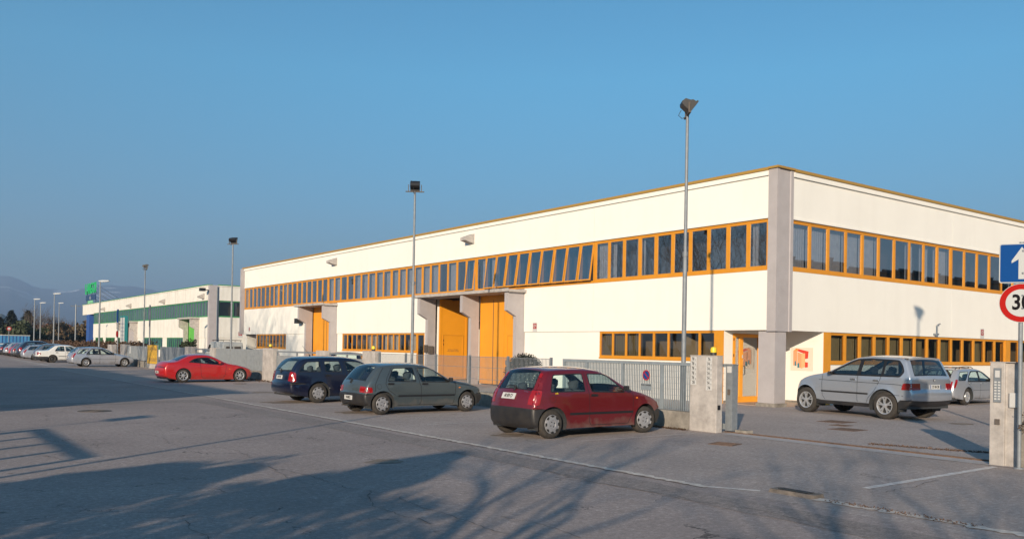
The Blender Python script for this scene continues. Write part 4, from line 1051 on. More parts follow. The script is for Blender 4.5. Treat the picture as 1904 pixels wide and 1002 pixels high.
# side views measured in metres from the rear axle
PUNTO = dict(wb=2.57, rw=.285, width=1.58, belt=0.879, sill=.19, arch=.345, tumble=.30, grid=.085, rim=.66, bulge_r=0.09, bulge_f=.17, tr=.10, tf=.15, crown=.05, dash=1.95, rear_seat=.25, twin=.86,
    outline=[(-0.376,0.220),(-0.432,0.280),(-0.456,0.420),(-0.451,0.570),(-0.428,0.637),(-0.395,0.786),(-0.320,0.925),(-0.188,1.130),(-0.075,1.293),(0.030,1.330),(0.450,1.353),(0.950,1.353),(1.300,1.325),(1.550,1.251),(1.850,1.084),(2.120,0.939),(2.300,0.893),(2.620,0.823),(2.900,0.730),(3.040,0.647),(3.090,0.560),(3.140,0.500),(3.150,0.360),(3.080,0.240),(2.950,0.190)],
    windows=[[(-0.052,0.902),(0.075,1.251),(0.840,1.274),(0.865,0.902)], [(0.955,1.274),(1.020,0.893),(1.970,0.865),(1.900,0.963),(1.520,1.223),(1.380,1.265)]],
    rwin=(0.916,1.293), wscr=(0.958,1.307), bump_r=.585, bump_f=.50,
    bumpers=[[(-.7,.0),(-.7,.585),(-.2,.585),(.0,.50),(.0,.0)], [(3.4,0),(3.4,.50),(2.98,.50),(2.80,.44),(2.80,0)]],
    gaps=[[(0.900,1.279),(0.930,0.972),(0.955,0.833),(0.960,0.300),(1.000,0.235)], [(2.170,0.935),(2.200,0.786),(2.180,0.450),(2.050,0.235),(1.000,0.235)], [(-0.357,0.628),(-0.282,0.786),(-0.254,0.907)]],
    mould=((.42,.475),(2.18,.47)), handles=[(1.08,.835)], mirror=(1.93,.965),
    tail_side=[([(-.44,.645),(-.31,.66),(-.235,.94),(-.36,.93)],'redlens'), ([(-.345,.95),(-.235,.95),(-.155,1.17),(-.235,1.17)],'darkred'), ([(-.23,1.18),(-.15,1.18),(-.115,1.27),(-.17,1.27)],'redlens')],
    tail_end=[(.66,.93,.84,1.0,'redlens'),(.95,1.16,.88,1.0,'darkred'),(1.18,1.26,.89,1.0,'redlens')],
    head_side=[([(3.00,.55),(3.09,.545),(3.05,.65),(2.98,.67)],'amber')], head_end=[(.55,.66,.45,.98,'clear')], repeater=[[(2.27,.745),(2.33,.745),(2.33,.77),(2.27,.77)]],
    fuel=(.0,.78,.075), plate=(.78,.04,'AR 859 CV',.42,.125), wiper=(.965,-.1,.45,.95))
CLIO = dict(wb=2.64, rw=.275, width=1.56, belt=0.833, sill=.20, arch=.335, tumble=.30, rim=.66, bulge_r=0.08, bulge_f=.16, tr=.10, tf=.14, crown=.05, dash=2.0, rear_seat=.45, twin=.82,
    outline=[(-0.414,0.250),(-0.470,0.300),(-0.500,0.420),(-0.490,0.530),(-0.461,0.580),(-0.447,0.693),(-0.404,0.786),(-0.263,0.981),(-0.056,1.200),(0.100,1.251),(0.500,1.274),(1.000,1.279),(1.320,1.251),(1.550,1.181),(1.850,1.009),(2.120,0.865),(2.280,0.842),(2.650,0.786),(2.950,0.712),(3.100,0.637),(3.150,0.550),(3.200,0.470),(3.200,0.340),(3.120,0.240),(2.980,0.210)],
    windows=[[(0.130,0.842),(0.330,1.191),(0.930,1.209),(1.000,0.828)], [(1.040,1.209),(1.140,0.823),(2.060,0.800),(1.980,0.879),(1.550,1.144),(1.400,1.200)]],
    rwin=(0.842,1.200), wscr=(0.879,1.237), bump_r=.53, bump_f=.50,
    bumpers=[[(-.8,.0),(-.8,.53),(-.05,.53),(.0,.45),(.0,.0)], [(3.5,0),(3.5,.50),(2.95,.50),(2.85,.42),(2.85,0)]],
    gaps=[[(0.300,1.214),(0.120,0.925),(0.080,0.786),(0.170,0.619),(0.360,0.500)], [(1.010,1.223),(1.100,0.786),(1.140,0.712),(1.140,0.300),(1.080,0.235)], [(2.200,0.842),(2.240,0.740),(2.220,0.450),(2.150,0.235),(0.420,0.235)], [(-0.207,0.600),(-0.207,0.786),(-0.047,1.065),(0.060,1.204)], [(2.200,0.786),(2.700,0.721),(3.050,0.656)]],
    mould=((.44,.475),(2.20,.47)), handles=[(.22,.79),(1.25,.78)], mirror=(2.03,.885),
    tail_side=[([(-.49,.56),(-.28,.565),(-.30,.70),(-.47,.71)],'redlens')], tail_end=[(.56,.71,.72,1.0,'redlens'),(.56,.595,.72,.97,'amber')],
    head_side=[([(3.08,.53),(3.15,.54),(3.10,.63),(3.04,.65)],'clear')], head_end=[(.54,.64,.45,.98,'clear')], repeater=[[(2.33,.655),(2.39,.655),(2.39,.68),(2.33,.68)]],
    fuel=(-.10,.72,.062), plate=(.43,-.02,'TN 880223',.40,.11), wiper=(.84,.1,.55,.86))
OCT = dict(wb=2.62, rw=.30, width=1.62, belt=0.912, sill=.20, arch=.36, tumble=.28, rim=.63, bulge_r=0.09, bulge_f=.16, tr=.09, tf=.13, crown=.05, dash=1.85, rear_seat=.38, cab_r=-.3, flare=1.6, twin=.84,
    outline=[(-0.760,0.260),(-0.860,0.320),(-0.890,0.450),(-0.880,0.600),(-0.840,0.638),(-0.810,0.789),(-0.780,0.931),(-0.680,1.110),(-0.520,1.290),(-0.352,1.342),(0.200,1.370),(0.800,1.370),(1.200,1.342),(1.480,1.261),(1.800,1.091),(2.100,0.945),(2.300,0.912),(2.700,0.846),(3.100,0.751),(3.280,0.657),(3.320,0.500),(3.330,0.340),(3.250,0.240),(3.100,0.200)],
    windows=[[(-0.650,0.935),(-0.560,1.073),(-0.352,1.247),(0.050,1.261),(0.090,0.931)], [(0.190,1.266),(0.210,0.931),(0.780,0.926),(0.700,1.271)], [(0.860,1.271),(0.950,0.921),(1.950,0.912),(1.850,1.006),(1.480,1.214),(1.300,1.261)]],
    rwin=(0.931,1.280), wscr=(0.954,1.323), bump_r=None, bump_f=None,
    bumpers=[[(-1.1,.565),(-1.1,.615),(-.43,.60),(-.43,.565)]],
    gaps=[[(0.140,1.280),(0.160,0.931),(0.300,0.742),(0.420,0.619)], [(0.820,1.290),(0.880,0.883),(0.860,0.300),(0.800,0.235)], [(1.980,0.931),(2.000,0.500),(1.930,0.235),(0.500,0.235)], [(-0.800,0.619),(-0.660,0.619),(-0.640,0.912),(-0.560,1.054),(-0.396,1.271)]],
    handles=[(.30,.84),(1.05,.83)], mirror=(1.78,.99),
    tail_side=[([(-.93,.64),(-.72,.645),(-.72,.90),(-.80,.94),(-.87,.90)],'redlens')], tail_end=[(.65,.93,.80,1.0,'redlens')],
    head_end=[(.5,.64,.5,.95,'clear')], plate=(.75,-.0,'CB 417 KX',.40,.11), wiper=(.97,.0,.5,.99))
GTV = dict(dlo=[(.22,.885),(.45,1.03),(.62,1.085),(1.06,1.115),(1.32,1.05),(1.66,.855),(1.72,.755)], wb=2.55, rw=.30, width=1.64, belt=0.776, sill=.13, arch=.34, tumble=.42, rim=.68, bulge_r=0.1, bulge_f=.22, tr=.10, tf=.17, crown=.05, dash=1.75, rear_seat=.35, cab_r=.1, twin=.80, mid=.45,
    outline=[(-0.640,0.200),(-0.740,0.260),(-0.780,0.450),(-0.780,0.600),(-0.720,0.758),(-0.640,0.864),(-0.500,0.877),(-0.320,0.895),(-0.160,0.934),(0.100,1.066),(0.360,1.168),(0.650,1.203),(0.950,1.207),(1.200,1.185),(1.450,1.093),(1.750,0.934),(1.980,0.829),(2.300,0.776),(2.700,0.697),(3.000,0.600),(3.120,0.500),(3.140,0.380),(3.080,0.200),(2.950,0.140)],
    windows=[[(0.270,0.890),(0.480,1.014),(0.660,1.066),(0.720,0.864)], [(0.770,0.851),(0.750,1.097),(1.050,1.097),(1.280,1.040),(1.620,0.838),(1.660,0.776)]],
    rwin=(0.926,1.137), wscr=(0.855,1.141), bump_r=None, bump_f=None, bumpers=[],
    gaps=[[(0.750,1.102),(0.735,0.820),(0.780,0.300),(0.840,0.200)], [(1.880,0.838),(1.900,0.688),(1.860,0.350),(1.780,0.200),(0.840,0.200)]],
    mirror=(1.58,.87), mirmat='body',
    tail_end=[(.62,.68,.1,.99,'darkred')], head_end=[(.42,.46,.35,.6,'clear')], head_side=[([(3.02,.48),(3.1,.47),(3.08,.52),(3.0,.55)],'amber')], repeater=[[(2.03,.58),(2.08,.58),(2.08,.61),(2.03,.61)]],
    plate=(.46,.0,'AX 201 GT',.40,.11))
P406 = dict(dlo=[(-.01,.83),(.14,1.05),(.41,1.225),(.95,1.225),(1.22,1.215),(1.44,1.15),(1.83,.935),(1.97,.815)], wb=2.66, rw=.30, width=1.66, belt=0.852, sill=.20, arch=.36, tumble=.30, rim=.64, bulge_r=0.09, bulge_f=.18, tr=.10, tf=.15, crown=.05, dash=1.85, rear_seat=.40, cab_r=-.3, twin=.84,
    outline=[(-0.800,0.250),(-0.930,0.300),(-0.970,0.450),(-0.960,0.600),(-0.920,0.735),(-0.850,0.870),(-0.670,1.068),(-0.490,1.221),(-0.342,1.270),(0.200,1.306),(0.750,1.306),(1.150,1.270),(1.450,1.167),(1.800,0.987),(2.050,0.870),(2.300,0.834),(2.700,0.771),(3.050,0.690),(3.250,0.600),(3.320,0.500),(3.330,0.340),(3.250,0.240),(3.100,0.200)],
    windows=[[(-0.650,0.870),(-0.414,1.189),(0.220,1.208),(0.100,1.077),(-0.090,0.915),(-0.180,0.875)], [(0.020,0.848),(0.160,1.032),(0.420,1.203),(0.840,1.212),(0.880,0.843)], [(0.940,1.212),(0.980,0.843),(1.920,0.830),(1.800,0.924),(1.420,1.131),(1.200,1.198)]],
    rwin=(0.915,1.221), wscr=(0.888,1.257), bump_r=None, bump_f=None, bumpers=[],
    gaps=[[(0.380,1.212),(0.020,0.915),(-0.018,0.816),(0.200,0.654),(0.400,0.500)], [(0.900,1.230),(0.930,0.825),(0.920,0.300),(0.860,0.235)], [(1.980,0.852),(2.020,0.690),(2.000,0.400),(1.920,0.235),(0.500,0.235)], [(0.420,0.530),(2.200,0.530)]],
    handles=[(.14,.79),(1.06,.78)], hmat='galv', mirror=(1.82,.93), rails=(-.4,.95),
    tail_side=[([(-.93,.62),(-.85,.62),(-.75,.78),(-.66,.92),(-.78,.92),(-.87,.78)],'redlens')], tail_end=[(.60,.84,.93,1.0,'redlens')],
    head_end=[(.5,.61,.5,.97,'clear')], head_side=[([(3.15,.5),(3.28,.5),(3.22,.6),(3.05,.66)],'clear')], plate=(.62,.0,'BG 530 LR',.40,.11))
X5 = dict(glass='darkglass', dlo=[(-.57,1.30),(-.50,1.47),(-.38,1.61),(-.2,1.625),(.5,1.65),(.93,1.625),(1.12,1.565),(1.72,1.275),(1.90,1.15),(-.47,1.155)], wb=2.70, rw=.375, width=1.87, belt=1.16, sill=.30, arch=.45, tumble=.27, edge=.045, rim=.66, tyre_w=.25, bulge_r=.08, bulge_f=.16, tr=.07, tf=.12, crown=.04, dash=1.75, rear_seat=.35, cab_r=-.4, twin=.86, flare=1.8, mid=.62,
    outline=[(-.62,.34),(-.74,.42),(-.82,.55),(-.83,.74),(-.78,.84),(-.77,1.0),(-.76,1.16),(-.70,1.28),(-.60,1.50),(-.55,1.615),(-.40,1.655),(.0,1.69),(.5,1.705),(.85,1.68),(1.15,1.60),(1.55,1.40),(1.90,1.235),(2.1,1.18),(2.5,1.12),(2.85,1.02),(3.03,.90),(3.08,.70),(3.10,.50),(3.05,.36),(2.9,.32)],
    windows=[[(-.54,1.30),(-.48,1.45),(-.36,1.585),(-.22,1.605),(.02,1.61),(.05,1.175),(-.45,1.175)], [(.06,1.612),(.09,1.175),(.80,1.17),(.72,1.63),(.5,1.635)], [(.80,1.62),(.885,1.17),(1.82,1.165),(1.70,1.25),(1.10,1.54),(.95,1.60)]],
    rwin=(1.19,1.615), wscr=(1.22,1.64), bump_r=.55, bump_f=.42,
    bumpers=[[(-1.0,.2),(-1.0,.55),(-.5,.55),(-.40,.45),(-.38,.2)], [(3.3,.2),(3.3,.44),(3.05,.44),(2.95,.2)], [(.39,.2),(.39,.40),(.55,.405),(2.1,.41),(2.32,.45),(2.36,.2)]],
    gaps=[[(.06,1.62),(.12,1.1),(.30,.75),(.5,.55),(.55,.42)], [(.76,1.64),(.86,1.1),(.86,.5),(.84,.42)], [(2.06,1.17),(2.09,.9),(2.06,.55),(1.96,.43)], [(-.60,.90),(-.5,.95),(-.3,.96),(2.2,1.0)], [(-.58,.66),(-.2,.68)]],
    mould=((.5,.665),(2.1,.675)), mouldmat='bumper', handles=[(.25,1.045),(1.0,1.05)], hmat='chrome', mirror=(1.74,1.20),
    tail_side=[([(-.79,.82),(-.52,.82),(-.56,.98),(-.60,1.0),(-.78,1.0)],'redlens'), ([(-.78,1.01),(-.62,1.01),(-.66,1.08),(-.77,1.08)],'clear')], tail_end=[(.82,1.0,.67,1.0,'redlens')],
    head_end=[(.8,.93,.5,.97,'clear')], head_side=[([(2.95,.82),(3.05,.82),(3.0,.93),(2.9,.97)],'clear'), ([(3.04,.44),(3.11,.44),(3.11,.50),(3.04,.50)],'redlens')],
    plate=(.90,-.05,'CP 184 CM',.46,.12,True,.012,True))
SEDAN = dict(wb=2.62, rw=.29, width=1.70, belt=.88, sill=.22, arch=.35, tumble=.32, rim=.62, bulge_r=.08, bulge_f=.10, tr=.06, tf=.08, crown=.04, dash=1.8, rear_seat=.45, cab_r=.0, twin=.82,
    outline=[(-.95,.28),(-1.0,.35),(-1.02,.50),(-1.0,.62),(-.97,.86),(-.90,.915),(-.5,.94),(-.28,.955),(-.05,1.12),(.18,1.29),(.35,1.34),(.8,1.37),(1.2,1.355),(1.45,1.29),(1.75,1.09),(2.02,.92),(2.3,.89),(2.8,.83),(3.1,.76),(3.2,.66),(3.22,.40),(3.15,.28),(3.0,.22)],
    windows=[[(.12,.90),(.18,1.0),(.38,1.27),(.80,1.285),(.84,.89)], [(.90,1.285),(.93,.89),(1.82,.88),(1.72,.99),(1.45,1.22),(1.3,1.275)]],
    rwin=(.97,1.29), wscr=(.94,1.325), bump_r=.48, bump_f=.46,
    bumpers=[[(-1.2,.0),(-1.2,.48),(-.34,.48),(-.2,.0)], [(3.5,0),(3.5,.46),(2.9,.46),(2.8,0)]],
    gaps=[[(.87,1.3),(.88,.85),(.88,.3)], [(1.92,.9),(1.95,.5),(1.9,.25),(.45,.25)]], mould=((.40,.50),(2.2,.50)), mouldmat='bumper',
    handles=[(.28,.80),(1.03,.80)], tail_end=[(.60,.82,.62,1.0,'redlens')], tail_side=[([(-1.0,.64),(-.84,.64),(-.84,.76),(-.99,.76)],'redlens')], head_end=[(.55,.72,.5,.97,'clear')], plate=(.62,.0,'TN 562914',.36,.11))
HATCH = dict(wb=2.5, rw=.29, width=1.68, belt=.90, sill=.20, arch=.345, tumble=.30, rim=.64, bulge_r=.11, bulge_f=.15, dash=1.85, rear_seat=.35, twin=.84, grid=.12,
    outline=[(-.60,.25),(-.66,.34),(-.67,.55),(-.62,.80),(-.52,.97),(-.32,1.20),(-.12,1.36),(.1,1.41),(.6,1.43),(1.1,1.41),(1.4,1.31),(1.8,1.07),(2.0,.96),(2.3,.90),(2.75,.80),(3.0,.68),(3.08,.50),(3.08,.34),(3.0,.24),(2.85,.2)],
    windows=[[(-.28,.93),(-.05,1.30),(.75,1.335),(.80,.925)], [(.88,1.335),(.94,.92),(1.86,.90),(1.78,1.0),(1.42,1.26),(1.28,1.32)]],
    rwin=(.98,1.36), wscr=(.985,1.38), bump_r=.42, bump_f=.40,
    bumpers=[[(-.9,.0),(-.9,.42),(-.4,.42),(-.3,.0)], [(3.4,0),(3.4,.40),(2.9,.40),(2.8,0)]],
    gaps=[[(.84,1.33),(.87,.85),(.87,.25)], [(1.95,.95),(2.0,.6),(1.92,.24)]], handles=[(1.02,.83)],
    tail_side=[([(-.64,.66),(-.50,.66),(-.44,.90),(-.55,.92)],'redlens')], tail_end=[(.66,.92,.80,1.0,'redlens')], head_end=[(.5,.64,.5,.95,'clear')], plate=(.55,.0,'AK 305 TN',.38,.11))

body_red = paint('dark_red_car_paint', (.145, .003, .008), .3); body_teal = paint('grey_green_car_paint', (.072, .092, .10), .4)
body_navy = paint('navy_car_paint', (.003, .005, .022), .1, dirt=(.02, .02, .025)); body_scarlet = paint('bright_red_car_paint', (.42, .008, .007), .1, dirt=(.26, .05, .035))
body_silver = paint('silver_car_paint', (.42, .44, .49), .55, .32); body_white = paint('white_car_paint', (.66, .66, .63), 0)
body_silver2 = paint('pale_silver_car_paint', (.42, .44, .48), .5, .32); body_metal = paint('metallic_silver_car_paint', (.42, .45, .50), .55, .25); body_grey = paint('grey_car_paint', (.12, .13, .15), .4); body_dark = paint('blue_black_car_paint', (.008, .012, .03), .2)

def place(name, sp, x, y, head_deg, col, style, label, side=-1, **k):
    h = radians(head_deg); hw = sp['width']/2-.03
    n = Vector((-sin(h), cos(h)))            # car's left
    ox, oy = x-n.x*side*hw, y-n.y*side*hw
    return build_car(name, sp, (ox, oy, 0), h, col, style, label, **k)

CARS = 'cars parked nose-in along the fence'
r_, c_ = place('hatchback_car', PUNTO, 10.55, 12.94, 1.0, body_red, 'cover', 'dark red three-door hatchback nearest the camera, black rear bumper, parked nose-in at the fence', steer=radians(-12))
c_.badge('Punto', .89, -.62, .035, r_); c_.badge('Fiat', .905, .80, .032, r_)
textmesh('stile', (.10, -(c_.W(.10, .885)+.002), .885), (1, 0, 0), (0, 0, 1), .035, 'badge', 'yellow', r_)
r_, c_ = place('hatchback_car', CLIO, 10.30, 19.48, 2.0, body_teal, 'cover', 'grey-green five-door hatchback between the navy estate and the dark red hatchback')
mb = MB(); mb.tube([(-.62, .3, .22), (-.45, .3, .23)], .022, 8); mb.build('exhaust_pipe', 'chrome', r_, True)
r_, c_ = place('estate_car', OCT, 10.64, 24.22, 2.0, body_navy, 'cover', 'navy blue estate car with roof aerial, partly behind the grey-green hatchback')
p = c_.strip(c_.atz(1.35)+.25, 0, 0); mb = MB(); mb.tube([p, p+Vector((-.03, 0, .03))], .02, 6); mb.tube([p+Vector((-.03, 0, .03)), p+Vector((-.26, 0, .30))], .005, 4); mb.build('aerial', 'black', r_)
r_, c_ = place('coupe_car', GTV, 10.68, 38.73, 3.0, body_scarlet, 'alloy7', 'bright red low coupe with silver alloy wheels parked nose-in before the grey wall')
place('estate_car', P406, 11.10, 63.26, 3.0, body_silver, 'alloy5', 'silver estate car with roof rails parked left of the yellow panel')[0].scale = (.92, 1, 1)
place('saloon_car', SEDAN, 10.84, 75.37, 2.0, body_white, 'steel', 'white saloon car with black bumpers, left of the silver estate')
# X5-class off-roader in the yard, seen from behind on its left flank
r_, c_ = place('off_road_car', X5, 22.00, 12.72, 83.1, body_metal, 'alloy5', 'big silver off-road estate in the yard in front of the right-hand facade', side=1, group='cars standing in the yards', steer=radians(0))
mb = MB(); l = c_.atz(1.625)
T_ = [-.93, -.6, -.3, 0, .3, .6, .93]; vs = [c_.strip(l+.10, t, .004) for t in T_]+[c_.strip(l+.01, t, .03)+Vector((-.05, 0, 0)) for t in T_]+[c_.strip(l-.01, t, .0)+Vector((-.03, 0, -.02)) for t in T_]
mb.add(vs, [(i, i+1, 8+i, 7+i) for i in range(6)]+[(7+i, 8+i, 15+i, 14+i) for i in range(6)]); mb.build('roof_spoiler', body_metal, r_, True)
p = c_.strip(c_.atz(1.08), -.02, .004); mb = MB(); mb.lathe([(.0, .01), (.036, .008), (.04, 0)], (0, 0, 0), 'x', 16, sgn=-1); b_ = mb.build('round_badge', 'trim', r_); b_.location = p
mb = MB(); mb.lathe([(.0, .012), (.026, .011)], (0, 0, 0), 'x', 12, sgn=-1); b2 = mb.build('badge_centre', 'signwhite', b_)
r_, c_ = place('estate_car', P406, 31.36, 14.97, 1.0, body_silver2, 'alloy5', 'pale silver estate car at the right-hand facade, partly behind the intercom pillar', group='cars standing in the yards')
# far row
row = [(HATCH, 'hatchback_car', 79.6, body_grey, 'steel', 'grey hatchback just left of and behind the white saloon'),
       (P406, 'estate_car', 84.0, body_silver, 'alloy7', 'silver estate car between the navy hatchback and the grey one'),
       (HATCH, 'hatchback_car', 90.0, body_dark, 'cover', 'navy hatchback with shining tail light and silver wheel cover in the far row'),
       (HATCH, 'hatchback_car', 94.0, body_grey, 'steel', 'dark grey hatchback just left of the navy one in the far row'),
       (HATCH, 'hatchback_car', 98.0, body_scarlet, 'cover', 'small red hatchback in the far row'),
       (HATCH, 'hatchback_car', 102.0, body_silver2, 'cover', 'silver hatchback left of the small red one in the far row'),
       (HATCH, 'hatchback_car', 106.5, body_dark, 'steel', 'dark blue hatchback second from the left edge of the photo'),
       (P406, 'estate_car', 111.5, body_white, 'steel', 'white estate car cut off by the left edge of the photo')]
for sp, nm, y, colr, st, lab in row:
    rr_ = place(nm, sp, 10.9+random.uniform(-.2, .2), y, random.uniform(0, 3), colr, st, lab)[0]
    if y == 90.0: rr_.scale = (1.12, 1.05, 1.14)
YC = 'cars standing in the yards'
place('hatchback_car', HATCH, 17.6, 35.2, 60, body_dark, 'cover', 'dark hatchback whose roof shows over the gate right of the navy estate', group=YC)
place('hatchback_car', HATCH, 19.3, 49.6, 75, body_silver2, 'cover', 'silver hatchback whose roof shows over the grey sliding gate', group=YC)
# ------------------------------------------------------------------ street wall, fence, gates
XF = 14.5
def lowwall(y0, y1, h, label, m='concrete_old', x0=XF, x1=XF+.22):
    mb = MB(); n = max(2, int((y1-y0)/.4)); mb.box(x0, x1, y0, y1, 0, h)
    return tag(mb.build('low_wall', m), label, 'wall')
def pillar(y0, y1, h, label, step=None, dp=.26):
    root = empty('gate_pillar', (0, 0, 0), 0, label=label, cat='pillar', group='concrete gate pillars')
    mb = MB()
    if step: mb.prism([(XF, step), (XF, y1), (XF+dp, y1), (XF+dp, y0), (XF+.05, y0), (XF+.05, step)], 2, 0, h)
    else: mb.box(XF, XF+dp, y0, y1, 0, h)
    sh = mb.build('shaft', 'concrete', root); bv = sh.modifiers.new('b', 'BEVEL'); bv.width = .012; bv.segments = 2
    mb = MB(); mb.box(XF-.004, XF+dp+.004, y0+.0, y1+.004, h+.001, h+.012); mb.build('cap', 'concrete', root); return root
pa = pillar(12.21, 12.97, 1.66, 'concrete pillar with two columns of house number plates', dp=.20)
def numplate(root, y, z, txt, sub=''):
    mb = MB(); mb.box(XF-.008, XF-.0005, y-.08, y+.08, z-.048, z+.048); p = mb.build('number_plate', 'plate', root)
    textmesh(txt, (XF-.008, y+(.018 if sub else 0), z), (0, -1, 0), (0, 0, 1), .068, 'lettering', 'ink', p, ex=.0008, wide=.78, bold=.0012)
    if sub: textmesh(sub, (XF-.008, y-.058, z-.018), (0, -1, 0), (0, 0, 1), .034, 'lettering', 'ink', p, ex=.0008)
for i, s_ in enumerate('FEDCB'): numplate(pa, 12.86, 1.585-i*.104, '78', s_)
numplate(pa, 12.86, 1.585-5*.104, '78')
numplate(pa, 12.42, 1.585, '76')
for i, s_ in enumerate('EDCBA'): numplate(pa, 12.42, 1.585-(i+1)*.104, '74', s_)
numplate(pa, 12.42, 1.585-6*.104, '74')
mb = MB(); mb.box(XF+.04, XF+.12, 12.196, 12.2095, .50, .60); mb.build('lock_box', 'trim', pa)
pb = pillar(6.15, 6.57, 1.66, 'concrete pillar with intercom panel at the right edge', step=6.34)
mb = MB(); mb.box(XF-.02, XF-.0005, 6.39, 6.50, 1.02, 1.57); ic = mb.build('intercom', 'galv', pb)
mb = MB()
for k in range(7): mb.box(XF-.024, XF-.0205, 6.40, 6.435, 1.06+k*.045, 1.085+k*.045); mb.box(XF-.024, XF-.0205, 6.455, 6.49, 1.06+k*.045, 1.085+k*.045)
mb.box(XF-.024, XF-.0205, 6.41, 6.48, 1.42, 1.53); mb.build('call_buttons', 'plate', ic)
mb = MB(); mb.box(XF-.02, XF-.0005, 6.41, 6.48, .66, .75); mb.build('key_switch', 'iron', pb)
mb = MB(); mb.box(XF+.005, XF+.049, 6.17, 6.27, .95, 1.18); mb.build('letter_box', 'plate', pb)
lowwall(12.975, 17.95, .40, 'low mossy concrete wall under the sliding gate beside the number pillar')
lowwall(17.96, 28.08, .42, 'low concrete wall under the wire fence behind the parked cars')
lowwall(1.0, 6.14, .72, 'taller low wall with plants at the right edge', x0=XF+.06, x1=XF+.28)
# sliding gate standing open behind the wall
gt = empty('sliding_gate', (0, 0, 0), 0, label='grey barred sliding gate rolled open behind the low wall, round sign on it', cat='gate')
x = XF+.42; zt = 1.49
mb = MB(); mb.box(x, x+.07, 12.3, 17.9, zt-.07, zt); mb.box(x, x+.07, 12.3, 17.9, .06, .18)
for y in (12.9, 14.2, 16.9, 17.83, 15.55): mb.box(x+.003, x+.067, y, y+.07, .18, zt-.07)
mb.build('gate_frame', 'gate', gt)
mb = MB(); y = 12.44
while y < 17.85: mb.box(x+.022, x+.047, y, y+.020, .18, zt-.07); y += .058
mb.build('bars', 'gate', gt)
mb = MB()
for k in range(8): mb.box(x+.05, x+.056, 12.4, 17.85, .3+k*.14, .306+k*.14)
mb.build('grid', 'galv', gt)
mb = MB(); mb.box(x-.03, x+.15, 12.10, 12.285, .04, 1.47); mb.box(x-.04, x+.16, 12.09, 12.295, 1.471, 1.49); en = mb.build('end_post', 'galv', gt)
mb = MB(); mb.box(x-.034, x-.0305, 12.13, 12.25, 1.30, 1.44); mb.build('sticker', 'plate', en)
mb = MB(); mb.box(x-.05, x-.031, 12.16, 12.22, .82, .94); mb.build('lock', 'iron', en)
mb = MB(); mb.box(x+.02, x+.24, 11.75, 12.05, .005, .07); mb.build('roller_housing', 'concrete_old', gt)
# no-parking plate
sn = empty('no_parking_sign', (0, 0, 0), 0, label='small round red and blue no-parking sign fixed to the barred gate', cat='sign')
cy, cz, xs = 14.72, 1.16, x-.012
mb = MB(); mb.box(xs, xs+.006, cy-.20, cy+.20, cz-.42, cz+.24); mb.build('plate', 'gate', sn) if False else None
def ringm(r0, r1, d, n=32): return [(xs-d, cy+r*cos(2*pi*i/n), cz+r*sin(2*pi*i/n)) for r in (r0, r1) for i in range(n)], [(i, n+i, n+(i+1) % n, (i+1) % n) for i in range(n)]
mb = MB(); mb.lathe([(0, .004), (.13, .004), (.13, -.004)], (xs, cy, cz), 'x', 32, sgn=-1); disc = mb.build('disc', 'signwhite', sn)
mb = MB(); v, f = ringm(.098, .126, .006); mb.add(v, f); mb.build('red_ring', 'signred', disc)
mb = MB(); v, f = ringm(0, .098, .0055); mb.add(v, f); mb.build('blue_field', 'signblue', disc)
mb = MB(); mb.add([(xs-.008, cy+a*.707-b*.707, cz+a*.707+b*.707) for a, b in ((-.098, -.014), (.098, -.014), (.098, .014), (-.098, .014))], [(0, 1, 2, 3)]); mb.build('red_bar', 'signred', disc)
textmesh('PASSO CARRABILE', (xs-.002, cy, cz-.24), (0, -1, 0), (0, 0, 1), .038, 'lettering', 'ink', sn, ex=.001, wide=.8)
mb = MB(); mb.box(xs, xs+.004, cy-.19, cy+.19, cz-.36, cz-.20); mb.build('text_plate', 'gate', sn)
# wire fence in panels
y0 = 17.97
fc = empty('steel_fence', (0, 0, 0), 0, label='thin grey vertical wire fence on the low wall in front of the orange bay doors', cat='fence')
mb = MB(); y = 18.0
while y < 28.05: mb.box(XF+.09, XF+.098, y, y+.014, .43, 1.49); y += .060
for z in (.45, .80, 1.15, 1.47): mb.box(XF+.10, XF+.108, 18.0, 28.05, z, z+.012)
mb.build('wire_panel', 'galv', fc)
for y in (18.02, 20.0, 22.0, 24.0, 26.0, 27.95): mb = MB(); mb.box(XF+.11, XF+.17, y, y+.06, .42, 1.52); mb.build('post', 'galv', fc)
